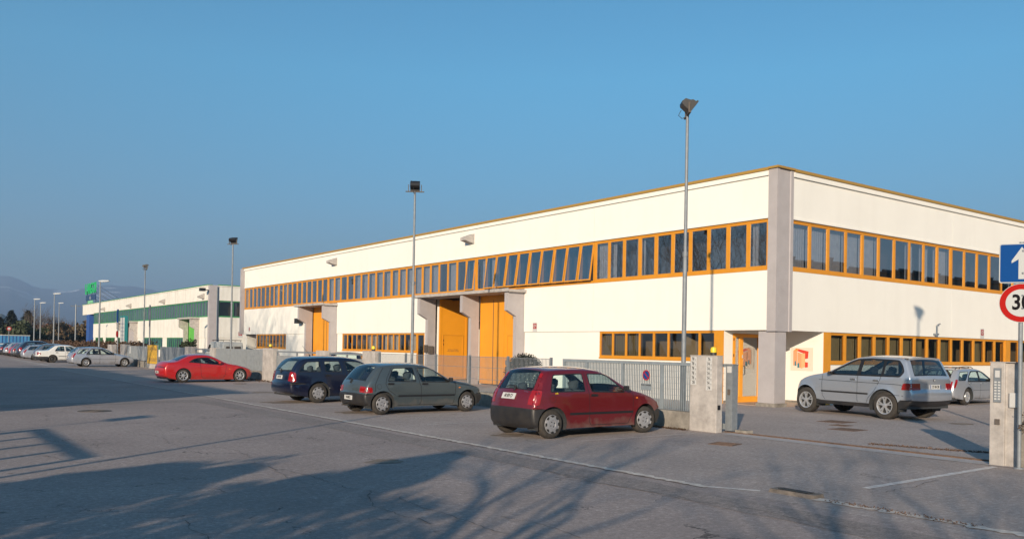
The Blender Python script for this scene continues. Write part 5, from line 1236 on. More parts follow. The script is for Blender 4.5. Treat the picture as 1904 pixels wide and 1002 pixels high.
# second gateway
pillar(28.1, 29.1, 1.55, 'short pillar with yellow beacon at the end of the wire fence')
bc = []
def beacon(x, y, z, label):
    root = empty('warning_beacon', (x, y, z), 0, label=label, cat='beacon', group='yellow gate beacons')
    mb = MB(); mb.lathe([(.0, 0), (.07, 0), (.07, .06), (0, .06)], (0, 0, 0), 'z', 14); mb.build('base', 'black', root)
    mb = MB(); mb.lathe([(.065, .061), (.07, .12), (.055, .17), (0, .19)], (0, 0, 0), 'z', 14); mb.build('dome', 'yellow', root, True)
beacon(XF+.15, 28.5, 1.57, 'yellow gate beacon on the pillar at the end of the wire fence')
beacon(XF+.13, 12.42, 1.675, 'yellow gate beacon on top of the number plate pillar')
beacon(XF+.15, 38.9, 1.57, 'yellow gate beacon on the pillar between the red coupe and the navy estate')
def sheetgate(y0, y1, h, label, name='panel_gate', cat='gate', x=XF+.16, gap=.14, m='sheet'):
    root = empty(name, (0, 0, 0), 0, label=label, cat=cat)
    mb = MB(); mb.box(x, x+.06, y0, y1, h-.07, h); mb.box(x, x+.06, y0, y1, .05, .12); mb.box(x+.001, x+.059, y0, y0+.06, .12, h-.07); mb.box(x+.001, x+.059, y1-.06, y1, .12, h-.07)
    if y1-y0 > 3: mb.box(x+.001, x+.059, (y0+y1)/2, (y0+y1)/2+.06, .12, h-.07)
    mb.build('gate_frame', 'galv', root)
    mb = MB(); mb.box(x+.02, x+.035, y0+.06, y1-.06, .12, h-.07-gap); mb.build('sheet_panel', m, root); return root
sheetgate(29.12, 32.4, 1.45, 'grey sheet gate hidden mostly by the navy estate, right of the middle post')
mb = MB(); mb.box(XF, XF+.25, 32.45, 33.35, 0, 1.52); tag(mb.build('gate_post', 'concrete'), 'slim concrete post between the two grey sheet gates', 'pillar')
sheetgate(33.4, 38.15, 1.45, 'grey sliding sheet gate between the red coupe and the navy estate')
pillar(38.2, 39.5, 1.55, 'pale concrete pillar just right of the red coupe')
lowwall(39.52, 46.8, .45, 'low wall under the grey sheets behind the red coupe')
def sheetwall(y0, y1, h, label, n, m='sheet', z0=.46):
    root = empty('sheet_fence', (0, 0, 0), 0, label=label, cat='fence'); p = (y1-y0)/n
    for i in range(n): mb = MB(); mb.box(XF+.08, XF+.10, y0+i*p+.012, y0+(i+1)*p-.012, z0, h); mb.build('sheet_panel', m, root)
    mb = MB()
    for i in range(n+1): mb.box(XF+.101, XF+.15, y0+i*p-.02, y0+i*p+.02, z0, h-.02)
    mb.build('post', 'galv', root); return root
sheetwall(39.53, 46.8, 1.48, 'mottled grey sheet fence behind the red coupe', 3)
mb = MB(); mb.box(XF, XF+.3, 46.85, 47.6, 0, 1.5); tag(mb.build('gate_post', 'concrete'), 'concrete post above the windscreen of the red coupe', 'pillar')
sheetgate(47.65, 50.9, 1.42, 'narrow grey sheet gate above the roof of the red coupe')
mb = MB(); mb.box(XF, XF+.3, 50.95, 52.4, 0, 1.52); tag(mb.build('gate_post', 'concrete'), 'wide concrete post above the rear window of the red coupe', 'pillar')
lowwall(52.45, 58.3, .40, 'low wall between the yellow panel and the red coupe')
sheetwall(52.45, 58.3, 1.46, 'streaked grey sheet fence between the yellow panel and the red coupe', 3, 'galv')
lowwall(58.35, 61.15, .30, 'pale low wall under the yellow panel', 'concrete')
yp = empty('yellow_panel', (0, 0, 0), 0, label='tall faded yellow ochre metal panel in the street fence', cat='panel')
mb = MB(); mb.box(XF-.04, XF-.01, 58.45, 61.05, .32, 1.55); mb.build('sheet_panel', 'yellowpanel', yp)
mb = MB(); mb.box(XF-.06, XF+.0, 58.35, 58.44, .0, 1.57); mb.box(XF-.06, XF+.0, 61.06, 61.15, .0, 1.57); mb.build('post', 'galv', yp)
mb = MB()
for a, b, z0, z1 in ((58.8, 60.7, .50, .53), (58.8, 60.7, .58, .60), (58.8, 60.7, 1.30, 1.33), (59.1, 60.4, 1.38, 1.40)): mb.box(XF-.045, XF-.0405, a, b, z0, z1)
for i in range(9): mb.box(XF-.045, XF-.0405, 58.75+i*.24, 58.80+i*.24, .62, .70); mb.box(XF-.045, XF-.0405, 58.75+i*.24, 58.80+i*.24, 1.2, 1.28)
mb.build('stain_marks', 'rust', yp)
lowwall(61.2, 66.2, .42, 'rough low wall left of the yellow panel'); sheetwall(61.2, 67.5, 1.45, 'two smooth grey sheets left of the yellow panel', 2)
mb = MB(); mb.box(XF, XF+.3, 67.6, 69.4, 0, 1.55); tag(mb.build('gate_post', 'concrete'), 'tall concrete post left of the two smooth grey sheets', 'pillar')
ts = empty('notice_strip', (0, 0, 0), 0, label='small tall white notice on the smooth grey sheets', cat='sign')
mb = MB(); mb.box(XF+.07, XF+.079, 66.4, 66.75, .9, 1.4); mb.build('plate', 'plate', ts)
lowwall(74, 128, 1.15, 'long pale low wall beyond the silver estate', 'concrete')
mb = MB(); mb.box(XF, XF+.3, 72.2, 73.9, 0, 1.5); tag(mb.build('gate_post', 'concrete'), 'pale block post behind the bonnet of the silver estate', 'pillar')
# wire fence with plants over the right-hand wall
fr = empty('steel_fence', (0, 0, 0), 0, label='open wire mesh fence above the planted wall at the right edge', cat='fence')
mb = MB()
for k in range(40): mb.box(XF+.17, XF+.175, 1.1+k*.125, 1.105+k*.125, .72, 1.6)
for k in range(9): mb.box(XF+.176, XF+.181, 1.05, 6.1, .78+k*.1, .785+k*.1)
mb.build('wire_panel', 'gate', fr)
for y in (6.05, 4.0, 2.0): mb = MB(); mb.box(XF+.19, XF+.25, y, y+.06, .721, 1.64); mb.build('post', 'gate', fr)

# ------------------------------------------------------------------ road signs on one post
sp = empty('road_sign_post', (14.42, 6.08, 0), 0, label='grey post carrying a blue arrow sign over a round 30 speed limit sign', cat='road sign')
# faces the approaching driver: normal turned towards the camera
nrm = Vector((-.88, -.475, 0)).normalized(); ax = Vector((-nrm.y, nrm.x, 0))*-1
ax = Vector((.475, -.88, 0)).normalized(); upv = Vector((0, 0, 1))
mb = MB(); mb.tube([(0, 0, 0), (0, 0, 3.56)], .032, 12); mb.build('post', 'galv', sp, True)
mb = MB(); mb.lathe([(0, .02), (.07, .02), (.08, .0)], (0, 0, 0), 'z', 12); mb.build('base_collar', 'galv', sp)
def signpoly(pts, d, m, parent, name, cz, th=.003):
    mb = MB(); n = len(pts); a = [nrm*d+ax*u+upv*(v+cz) for u, v in pts]; b = [p-nrm*th for p in a]
    mb.add(a+b, [tuple(range(n)), tuple(range(n, 2*n))[::-1]]+[(i, (i+1) % n, n+(i+1) % n, n+i) for i in range(n)]); return mb.build(name, m, parent)
def rrect(h, r, n=5):
    return [(sx*(h-r)+r*cos(a0+pi/2*i/n), sy*(h-r)+r*sin(a0+pi/2*i/n)) for sx, sy, a0 in ((1, 1, 0), (-1, 1, pi/2), (-1, -1, pi), (1, -1, 3*pi/2)) for i in range(n+1)]
b = signpoly(rrect(.31, .03), .05, 'signwhite', sp, 'arrow_sign', 3.225, .015)
signpoly(rrect(.295, .025), .053, 'signblue', b, 'blue_field', 3.225)
signpoly([(-.045, -.25), (.045, -.25), (.045, .06), (.14, .0), (.14, .04), (0, .255), (-.14, .04), (-.14, .0), (-.045, .06)], .056, 'signwhite', b, 'arrow', 3.225)
circ = lambda r, n=40: [(r*cos(2*pi*i/n), r*sin(2*pi*i/n)) for i in range(n)]
b = signpoly(circ(.305), .05, 'signwhite', sp, 'speed_limit_sign', 2.60, .015)
signpoly(circ(.298), .053, 'signred', b, 'red_ring', 2.60); signpoly(circ(.215), .056, 'signwhite', b, 'white_field', 2.60)
textmesh('30', tuple(nrm*.057+upv*2.60), tuple(ax), (0, 0, 1), .24, 'lettering', 'ink', b, ex=.001, wide=.82, bold=.008)
mb = MB()
for z in (3.05, 3.4, 2.5, 2.7): mb.box(-.05, .05, -.05, .05, z, z+.03)
mb.build('clamp', 'galv', sp)

# ------------------------------------------------------------------ lamp poles
def floodpole(x, y, h, style, yaw, label, tilt=25):
    root = empty('floodlight_pole', (x, y, 0), 0, label=label, cat='lamp post', group='tall floodlight poles in the yards')
    mb = MB(); mb.tube([(0, 0, 0), (0, 0, h*.55), (0, 0, h*.551), (0, 0, h)], [.056, .052, .042, .036], 12); mb.build('pole', 'galv', root, True)
    mb = MB(); mb.tube([(0, 0, h*.545), (0, 0, h*.56)], .068, 12); mb.build('pole_joint', 'galv', root, True)
    c, s_ = cos(yaw), sin(yaw)
    def R_(v): return (v[0]*c-v[1]*s_, v[0]*s_+v[1]*c, v[2]+h)
    mb = MB(); mb.box(-.03, .03, -.33, .33, -.005, .025); mb.box(-.02, .02, -.24, -.215, .026, .26); mb.box(-.02, .02, .215, .24, .026, .26)
    mb.v = [R_(v) for v in mb.v]; mb.build('bracket', 'iron', root)
    t = radians(tilt); mb = MB(); Z_ = .95; prof = [(-.17, -.05), (-.14, .06), (-.03, .10), (.02, .15), (.10, .16), (.12, .20), (.155, .20), (.155, -.20), (.12, -.20), (.10, -.12), (-.12, -.10)]
    ct, st = cos(t), sin(t)
    def T(p): return ((p[0]*ct+p[1]*st)*Z_, (-p[0]*st+p[1]*ct)*Z_+.24)
    mb.prism([T(p) for p in prof], 1, -.17, .17); mb.v = [R_(v) for v in mb.v]; b = mb.build('lamp_housing', 'trim', root)
    mb = MB(); q = [T(p) for p in ((.158, .17), (.158, -.17))]; mb.add([(q[0][0], -.145, q[0][1]), (q[0][0], .145, q[0][1]), (q[1][0], .145, q[1][1]), (q[1][0], -.145, q[1][1])], [(0, 1, 2, 3)]); mb.v = [R_(v) for v in mb.v]; mb.build('lamp_glass', 'lampglass', b)
    mb = MB(); mb.tube([R_(v) for v in ((-.14, .05, .14), (-.2, .06, .02), (-.12, .04, -.06), (-.03, .02, -.02))], .008, 5); mb.build('cable', 'black', root)
    return root
floodpole(15.2, 13.80, 7.30, 0, radians(-38), 'tall floodlight pole nearest the camera, standing behind the number pillar', 38)
floodpole(15.2, 26.60, 7.25, 0, radians(58), 'floodlight pole with crossbar between the two loading bays of the orange building', 5)
floodpole(15.2, 46.2, 7.10, 0, radians(40), 'floodlight pole in front of the left end of the orange-trimmed building', 15)
floodpole(15.2, 65.3, 6.95, 0, radians(-30), 'floodlight pole in front of the green-trimmed building', 15)
floodpole(18.3, 6.9, 7.45, 0, radians(-30), 'floodlight pole in the yard beyond the right edge, throwing its shadow on the right facade', 30)
def streetlamp(x, y, h, label, yaw=0):
    root = empty('street_lamp', (x, y, 0), 0, label=label, cat='street lamp', group='street lamps with flat white heads')
    mb = MB(); mb.tube([(0, 0, 0), (0, 0, h*.4), (0, 0, h)], [.09, .075, .05], 8); mb.build('pole', 'galv', root, True)
    mb = MB(); c, s_ = cos(yaw), sin(yaw)
    pr = [(-.1, -.03), (.15, -.08), (.6, -.03), (.8, .03), (.7, .09), (.2, .09), (-.1, .04)]
    mb.prism(pr, 1, -.15, .15); mb.v = [(a*c-b*s_, a*s_+b*c, z+h) for a, b, z in mb.v]; mb.build('lamp_head', 'lampglass', root)
streetlamp(15.2, 81, 6.95, 'street lamp beside the far green letter sign', radians(-30))
for x, y, h, l in ((16.2, 112.4, 7.2, 'tallest-looking street lamp left of the blue pillar'), (16.4, 130, 7.2, 'street lamp over the far parked cars, left of two'), (18.7, 142, 7.2, 'lower street lamp just right of the left one'), (23.5, 158, 7.9, 'small street lamp near the far green letter sign, left of it')):
    streetlamp(x, y, h, l, radians(-30))
mb = MB(); mb.tube([(26.0, 158, 0), (26.0, 158, 7.8)], .11, 6); mb.tube([(25.2, 158, 7.5), (26.8, 158, 7.5)], .08, 5); tag(mb.build('mast', 'galv'), 'grey double-headed mast at the left end of the green-trimmed building', 'mast')
# totem and small signposts in front of the green building
tt = empty('sign_totem', (17.5, 82.6, 0), 0, label='white company sign totem with teal edge before the green building', cat='sign')
mb = MB(); mb.box(-.1, .1, -.9, .9, 0, 3.9); mb.build('board', 'signwhite', tt); mb = MB(); mb.box(-.12, .12, -1.02, -.901, 0, 3.92); mb.box(-.12, .12, -.9, .95, 3.901, 4.05); mb.build('edge', mat('teal_paint', (.02, .20, .21), .6), tt)
mb = MB()
for k in range(8): mb.box(-.105, -.1005, -.6, .7, .9+k*.34, 1.02+k*.34)
mb.build('lettering', mat('faded_grey_ink', (.30, .33, .36), .6), tt)
def roundpost(x, y, h, m, label, r=.3, ph=1.5):
    root = empty('road_sign_post', (x, y, 0), 0, label=label, cat='road sign'); mb = MB(); mb.tube([(0, 0, 0), (0, 0, h)], .045, 6); mb.build('post', 'galv', root)
    mb = MB(); mb.box(-.05, -.02, -r, r, h-ph, h); mb.build('plate', m, root); return root
rp = roundpost(14.2, 68.9, 4.15, 'signblue', 'signpost with narrow blue plate in front of the far loading bay', .2, 1.0)
mb = MB(); mb.lathe([(0, .02), (.25, .02), (.25, -.02)], (-.06, 0, 2.3), 'x', 16, sgn=-1); mb.build('round_plate', 'signred', rp)
roundpost(14.9, 62.4, 4.3, 'galv', 'thin signpost seen edge-on between the far floodlight pole and the yellow panel', .05)
# ------------------------------------------------------------------ vegetation
def leafcloud(mb, c, r, n, size, squash=.8, shell=.45, lobes=7, rnd=random):
    """leaf clumps spread through an uneven crown"""
    lb = [(Vector((rnd.gauss(0, .42)*r, rnd.gauss(0, .42)*r, rnd.gauss(0, .38)*r*squash)), rnd.uniform(.35, .62)*r) for _ in range(lobes)]
    for k in range(n):
        o_, lr = rnd.choice(lb); d = Vector((rnd.gauss(0, 1), rnd.gauss(0, 1), rnd.gauss(0, 1))).normalized()
        p = Vector(c)+o_+d*lr*rnd.uniform(shell, 1.0)**.6
        u = Vector((rnd.gauss(0, 1), rnd.gauss(0, 1), rnd.gauss(0, 1))).normalized()*size*rnd.uniform(.5, 1.3); v = u.cross(d+Vector((rnd.gauss(0, .5),)*3)).normalized()*u.length*.55
        mb.add([p-u, p+v, p+u, p-v], [(0, 1, 2, 3)])
def branches(mb, p, d, L, r, depth, rnd, spread=.5, minr=.006, upb=.12, sides=5, kids=(2, 4)):
    seg = 3; pts = [Vector(p)]; rad = [r]; dd = Vector(d)
    for i in range(seg):
        dd = (dd+Vector((rnd.gauss(0, .10), rnd.gauss(0, .10), rnd.gauss(0, .06)+upb*.4))).normalized(); pts.append(pts[-1]+dd*L/seg); rad.append(r*(1-.32*(i+1)/seg))
    mb.tube(pts, rad, sides if r > .03 else 3, cap=False)
    if depth <= 0: return
    for k in range(rnd.randint(*kids)):
        t = rnd.uniform(.45, 1) if k else 1; i = min(seg, max(1, int(round(t*seg)))); q = pts[i]
        side = Vector((rnd.gauss(0, 1), rnd.gauss(0, 1), rnd.gauss(0, .5))); side -= side.dot(dd)*dd; side.normalize()
        nd = (dd+side*rnd.uniform(.5, 1.1)*spread*1.6+Vector((0, 0, upb))).normalized()
        branches(mb, q, nd, L*rnd.uniform(.62, .84), max(minr, rad[i]*rnd.uniform(.55, .75)), depth-1, rnd, spread, minr, upb, sides, kids)
def baretree(x, y, h, seed, label, group='bare trees along the road', depth=6, r=.13, trunk=.30, spread=.5, name='bare_tree', cat='tree', kids=(2, 4), m='bark'):
    rnd = random.Random(seed); root = empty(name, (x, y, 0), 0, label=label, cat=cat, group=group)
    mb = MB(); mb.tube([(0, 0, 0), (.03, .02, h*trunk*.5), (0, .05, h*trunk)], [r*1.25, r, r*.85], 8); mb.build('trunk', m, root, True)
    mb = MB()
    for k in range(5):
        a = 2*pi*k/5+rnd.uniform(-.4, .4); z = h*trunk*rnd.uniform(.75, 1)
        branches(mb, (0, .03, z), Vector((cos(a)*spread, sin(a)*spread, 1)).normalized(), h*.27, r*.55, depth-1, rnd, spread, kids=kids)
    mb.build('crown', m, root); return root
M['darkbark'] = mat('dark_bark', (.05, .04, .033), .9, noise=.4, nscale=12)
# roadside trees behind and left of the camera: their shadows and reflections are in the picture
baretree(-3.2, -3.9, 5.9, 11, 'bare roadside tree behind the camera, its trunk shadow crosses the lower right', r=.13, depth=5, kids=(2, 3))
baretree(-3.4, .6, 5.5, 12, 'second bare roadside tree behind the camera, its branch shadows fall below the dark red hatchback', r=.11, depth=5, kids=(2, 3))
for i, (x, y, h) in enumerate(((-5.0, 41, 12.6), (-5.5, 47.5, 13.8), (-5.5, 54.5, 12.0), (-6.0, 36, 11.2))):
    baretree(x, y, h, 20+i, ['bare tree left of the road mirrored in the upper windows, nearest the corner', 'tallest bare tree mirrored in the upper windows', 'bare tree mirrored in the upper windows left of the tallest', 'bare tree left of the road beside the off-picture house'][i], depth=6, kids=(3, 3), r=.17, m='darkbark')
def hedge(x0, x1, y0, y1, h, label, m='leaf', n=9000, size=.07, name='hedge', ze=.6):
    mb = MB()
    for k in range(n):
        y = random.uniform(y0, y1); x = random.uniform(x0, x1); top = h*(1+.10*sin(y*1.3)+.06*sin(y*3.7+x)); z = random.uniform(.05, 1)**ze*top
        u = Vector((random.gauss(0, 1), random.gauss(0, 1), random.gauss(0, 1))).normalized()*size*random.uniform(.6, 1.5); v = u.cross(Vector((random.gauss(0, 1), random.gauss(0, 1), random.gauss(0, 1)))).normalized()*u.length*.6
        c = Vector((x, y, z)); mb.add([c-u, c+v, c+u, c-v], [(0, 1, 2, 3)])
    return tag(mb.build(name, m), label, 'hedge')
hedge(-6.2, -5.0, -14, 5.2, 3.05, 'tall evergreen hedge left of the camera that darkens the near road', n=15500, size=.10, ze=.95)
def bushtree(x, y, h, r, seed, label, m='leaf', n=5000, size=.09, name='evergreen_tree', group=None, trunk=.35, cat='tree', squash=.85):
    rnd = random.Random(seed); root = empty(name, (x, y, 0), 0, label=label, cat=cat, group=group)
    mb = MB(); mb.tube([(0, 0, 0), (0, 0, h*trunk), (.05, 0, h*.75)], [.05*h**.7, .04*h**.7, .01], 6); mb.build('trunk', 'bark', root)
    mb = MB(); leafcloud(mb, (0, 0, h-r*squash*1.05), r, n, size, squash, rnd=rnd); mb.build('crown', m, root); return root
bushtree(-5.2, 2.5, 3.85, .85, 5, 'round evergreen above the hedge left of the camera', n=7000)
bushtree(-5.6, 5.6, 3.1, .9, 6, 'smaller round evergreen at the end of the hedge left of the camera', n=6000)
# dark clipped bush in the yard
root = empty('round_bush', (17.0, 22.35, 0), 0, label='dark rounded evergreen bush in the yard behind the barred gate', cat='bush')
mb = MB(); mb.tube([(0, 0, 0), (0, 0, .8)], [.05, .03], 6); mb.build('stem', 'bark', root)
mb = MB()
for k in range(9000):
    d = Vector((random.gauss(0, 1), random.gauss(0, 1), random.gauss(0, 1))).normalized(); rr_ = random.uniform(.6, 1)**.4*(1+.06*sin(5*d.x+7*d.y))
    p = Vector((d.x*.66*rr_, d.y*.66*rr_, .86+d.z*.72*rr_)); u = Vector((random.gauss(0, 1), random.gauss(0, 1), random.gauss(0, 1))).normalized()*.032; v = u.cross(d).normalized()*.018
    mb.add([p-u, p+v, p+u, p-v], [(0, 1, 2, 3)])
mb.build('foliage', 'conif', root)
root = empty('trailing_plant', (XF+.12, 5.9, .72), 0, label='russet trailing plant spilling over the wall beside the road sign post', cat='plant')
mb = MB(); lf = MB()
for k in range(46):
    y = random.uniform(-4.2, .1) if k > 14 else random.uniform(-.35, .12); pts = [Vector((random.uniform(0, .2), y, 0))]; d = Vector((random.uniform(-.7, .1), random.uniform(-.4, .5), random.uniform(.1, .9))).normalized()
    for i in range(6):
        d = (d+Vector((0, 0, -.20))+Vector((random.gauss(0, .15),)*3)).normalized(); pts.append(pts[-1]+d*.065)
        for g in range(3):
            c = pts[-1]+Vector((random.gauss(0, .025), random.gauss(0, .025), random.gauss(0, .025))); u = Vector((random.gauss(0, 1), random.gauss(0, 1), random.gauss(0, 1))).normalized()*.022; v = u.orthogonal().normalized()*.015
            lf.add([c-u, c+v, c+u, c-v], [(0, 1, 2, 3)])
    mb.tube(pts, .004, 3, cap=False)
mb.build('stem', 'bark', root); lf.build('leaves', 'leafr', root)
# low winter hedge behind the far walls
def lowhedge(x, y0, y1, h, label, n=6000, z0=0.): 
    ob = hedge(x-.5, x+.5, y0, y1, h, label, 'leafr', n, .09, 'low_hedge'); return ob
lowhedge(16.6, 69, 128, 1.6, 'russet winter hedge showing over the far walls before the green-trimmed building', 14000)
hedge(23.4, 24.4, 84, 86.5, 1.9, 'small green shrub row at the corner of the green-trimmed building', 'leaf', 1500, .09, 'low_hedge')
# ------------------------------------------------------------------ far trees
def conifer(x, y, h, r, seed, label):
    rnd = random.Random(seed); root = empty('conifer_tree', (x, y, 0), 0, label=label, cat='tree', group='conifers at the left edge'); mb = MB(); mb.tube([(0, 0, 0), (0, 0, h)], [.25, .03], 6); mb.build('trunk', 'bark', root); mb = MB()
    z = h*.08
    while z < h*.99:
        R_ = r*(1-z/h)**.85+.1; nb = 9
        for k in range(nb):
            a = rnd.uniform(0, 2*pi); L = R_*rnd.uniform(.65, 1.15)
            for i in range(12):
                t = (i+rnd.random())/12; p = Vector((cos(a)*L*t, sin(a)*L*t, z-.22*L*t+rnd.gauss(0, .1))); s_ = .30*(1.15-t*.6)*rnd.uniform(.6, 1.3)*(.6+r/5)
                u = Vector((cos(a)+rnd.gauss(0, .5), sin(a)+rnd.gauss(0, .5), -.35+rnd.gauss(0, .3))).normalized()*s_; v = Vector((-sin(a), cos(a), rnd.gauss(0, .4))).normalized()*s_*.5
                mb.add([p-u*.4, p+v, p+u, p-v], [(0, 1, 2, 3)])
        z += h*.028
    mb.build('crown', 'conif', root)
def far(px, py_top, Y):
    """point at depth Y (along y) on the ray through a photograph column: used once to lay out far things"""
    d = rt*((px-952)/1589.86)-up*((py_top-635)/1589.86)+fw; k = Y/d.y; return Vector((0, 0, 1.75))+d*k
def atpx(px, py, Y): p = far(px, py, Y); return p.x, p.y, p.z
x, y, h = atpx(21, 577, 190); conifer(x, y, h, 4.8, 1, 'dark pointed conifer over the blue container, left of two')
x, y, h = atpx(52, 577, 185); conifer(x, y, h, 5.0, 2, 'dark pointed conifer over the blue container, right of two')
x, y, h = atpx(1, 590, 205); conifer(x, y, h, 4.2, 3, 'dark conifer cut by the left edge of the photo')
FT = 'winter trees beyond the far car park'
for i, (px, py, Y, r, m) in enumerate(((24, 603, 170, 3.2, 'leaf'), (12, 612, 172, 2.6, 'leafb'), (38, 610, 172, 3.0, 'leaf'), (82, 604, 180, 3.2, 'leafb'), (72, 612, 178, 2.8, 'leaf'), (130, 596, 190, 4.0, 'leafb'), (143, 598, 192, 3.2, 'leafb'), (115, 605, 188, 3.4, 'leafb'), (104, 609, 186, 3.0, 'leafb'), (170, 605, 200, 4.5, 'leafb'), (160, 611, 196, 3.4, 'leafb'), (93, 618, 184, 2.6, 'leafb'))):
    x, y, h = atpx(px, py, Y)
    bushtree(x, y, h, r*1.25, 40+i, f'{["dark green", "brown"][m == "leafb"]} rounded tree, {["second", "first", "third", "fifth", "fourth", "ninth", "tenth", "eighth", "seventh", "last", "eleventh", "sixth"][i]} from the left in the far row', m, 3400, .34, 'rounded_tree', FT, cat='tree', squash=.8)
for i, (px, py, Y) in enumerate(((57, 570, 182), (70, 577, 186), (88, 590, 190), (98, 585, 190), (108, 588, 194), (120, 595, 196), (62, 585, 180))):
    x, y, h = atpx(px, py, Y); baretree(x, y, h, 60+i, f'thin leafless tree rising over the brown far trees, {["first", "third", "fourth", "fifth", "sixth", "seventh", "second"][i]} from the left', FT, 5, .16, .35, .42, 'leafless_tree', m='bark')
# blue container, tiny houses and poles at the left
bx = empty('blue_container', (0, 0, 0), 0, label='long bright blue container beyond the parked cars at the left', cat='container')
x0, y0, _ = atpx(3, 640, 150); x1, y1, _ = atpx(55, 640, 150)
mb = MB(); mb.box(x0, x1, 150, 153, 0, 2.35); mb.build('body', 'bluefence', bx)
mb = MB(); mb.box(x0-.05, x1+.05, 149.9, 153.1, 2.351, 2.46); mb.build('top_rail', 'signwhite', bx)
mb = MB()
for k in range(8): mb.box(x0+(x1-x0)*k/8, x0+(x1-x0)*k/8+.08, 149.93, 149.999, 0, 2.35)
mb.build('rib', 'bluepost', bx)
rs = empty('road_sign_post', (0, 0, 0), 0, label='small far road sign in front of the blue container', cat='road sign'); x, y, _ = atpx(16, 640, 140); rs.location = (x, 140, 0)
mb = MB(); mb.tube([(0, 0, 0), (0, 0, 3.3)], .05, 5); mb.build('post', 'galv', rs); mb = MB(); mb.lathe([(0, .02), (.3, .02), (.3, -.02)], (0, -.08, 3.3), 'y', 14, sgn=-1); mb.build('plate', 'signred', rs); mb = MB(); mb.lathe([(0, .03), (.19, .03)], (0, -.08, 3.3), 'y', 14, sgn=-1); mb.build('white_field', 'signwhite', rs)
def house(x, y, w_, d, h, label, rz=0, name='house', wm='render2', group=None, rh=1.6):
    root = empty(name, (x, y, 0), rz, label=label, cat='house', group=group)
    mb = MB(); mb.box(-w_/2, w_/2, -d/2, d/2, 0, h); wl = mb.build('wall', wm, root)
    mb = MB(); mb.prism([(-d/2-.4, h+.01), (d/2+.4, h+.01), (0, h+rh)], 0, -w_/2-.4, w_/2+.4); rf = mb.build('roof', 'tile', root)
    mb = MB(); mb.box(w_*.2, w_*.2+.6, -.3, .3, h+rh*.5, h+rh+.7); mb.build('chimney', 'concrete', rf)
    for k in range(max(2, int(w_/3))):
        for z in ([1.0] if h < 4.5 else [1.0, 3.8]):
            for sgn in (-1, 1):
                mb = MB(); xx = -w_/2+(k+.5)*w_/max(2, int(w_/3)); yy = sgn*(d/2+.02); mb.box(xx-.5, xx+.5, yy-.015, yy+.015, z, z+1.3); fr = mb.build('window', 'bark', root)
                mb = MB(); mb.box(xx-.4, xx+.4, yy+sgn*.017-.002, yy+sgn*.017+.002, z+.1, z+1.2); mb.build('pane', 'interior', fr)
    return root
for i, (px, py, Y, w_) in enumerate(((92, 615, 260, 9), (70, 603, 300, 8), (5, 601, 420, 14), (108, 602, 330, 7), (167, 611, 300, 7))):
    x, y, h = atpx(px, py, Y); house(x, y, w_, 8, max(3, h-1.6), f'tiny pale far house glimpsed between the trees, {["third", "second", "leftmost", "fourth", "fifth"][i]} of five', .3, group='far houses')
# house and yard structures left of the road whose shadows cross it
house(-12.5, 31.5, 28, 12, 5.2, 'single plain house left of the road, out of the picture, shading the far road', pi/2)
fr = empty('timber_frame', (-3.45, 0, 0), 0, label='open post and rail frame at the left roadside, seen by its shadow', cat='frame')
mb = MB()
for y in (9.6, 10.8, 12.0, 13.2): mb.box(-.05, .05, y, y+.10, 0, 1.80)
mb.box(-.05, .05, 14.35, 14.6, 0, 1.80)
mb.build('post', 'bark', fr); mb = MB(); mb.box(-.05, .05, 9.6, 14.6, 1.801, 1.90); mb.build('beam', 'bark', fr)
fs = empty('road_sign_post', (-4.0, 14.5, 0), 0, label='small direction sign at the left roadside beside the timber frame', cat='road sign')
mb = MB(); mb.tube([(0, 0, 0), (0, 0, 2.85)], .03, 8); mb.build('post', 'galv', fs); mb = MB(); mb.box(-.04, .04, -.3, .3, 2.5, 2.85); mb.build('plate', 'signblue', fs)
tag((lambda m_: (m_.tube([(-4.2, 8.5, 0), (-4.2, 8.5, 4.6)], [.06, .04], 8), m_.build('utility_pole', 'galv'))[1])(MB()), 'thin grey pole at the left roadside whose long shadow crosses the road', 'pole')
# neighbour warehouse behind the camera, mirrored in the right facade
nb = empty('warehouse', (0, 0, 0), 0, label='dark grey neighbouring warehouse behind the camera, mirrored in the right-hand windows', cat='building')
mb = MB(); mb.box(52, 165, -60, -22, 0, 11.6); mb.build('wall', 'room', nb); mb = MB(); mb.box(51.7, 165.3, -60.3, -21.7, 11.601, 12.0); mb.build('roof', 'trim', nb)
mb = MB()
for k in range(12): mb.box(56+k*6, 59.5+k*6, -21.98, -21.93, 4, 6)
mb.build('window', 'curtain', nb)
# container in the yard at the right, whose shadow lies across the yard
kb = empty('skip_container', (19.8, 4.6, 0), .1, label='steel skip standing in the yard beyond the right edge, shading the yard', cat='container')
mb = MB(); mb.prism([(-1.7, .15), (-2.1, 1.3), (2.1, 1.3), (1.7, .15)], 1, -.9, .9); mb.build('body', 'green', kb)
mb = MB()
for x_ in (-1.2, 0, 1.2): mb.box(x_-.05, x_+.05, -.96, -.901, .2, 1.25)
mb.build('rib', 'galv', kb)
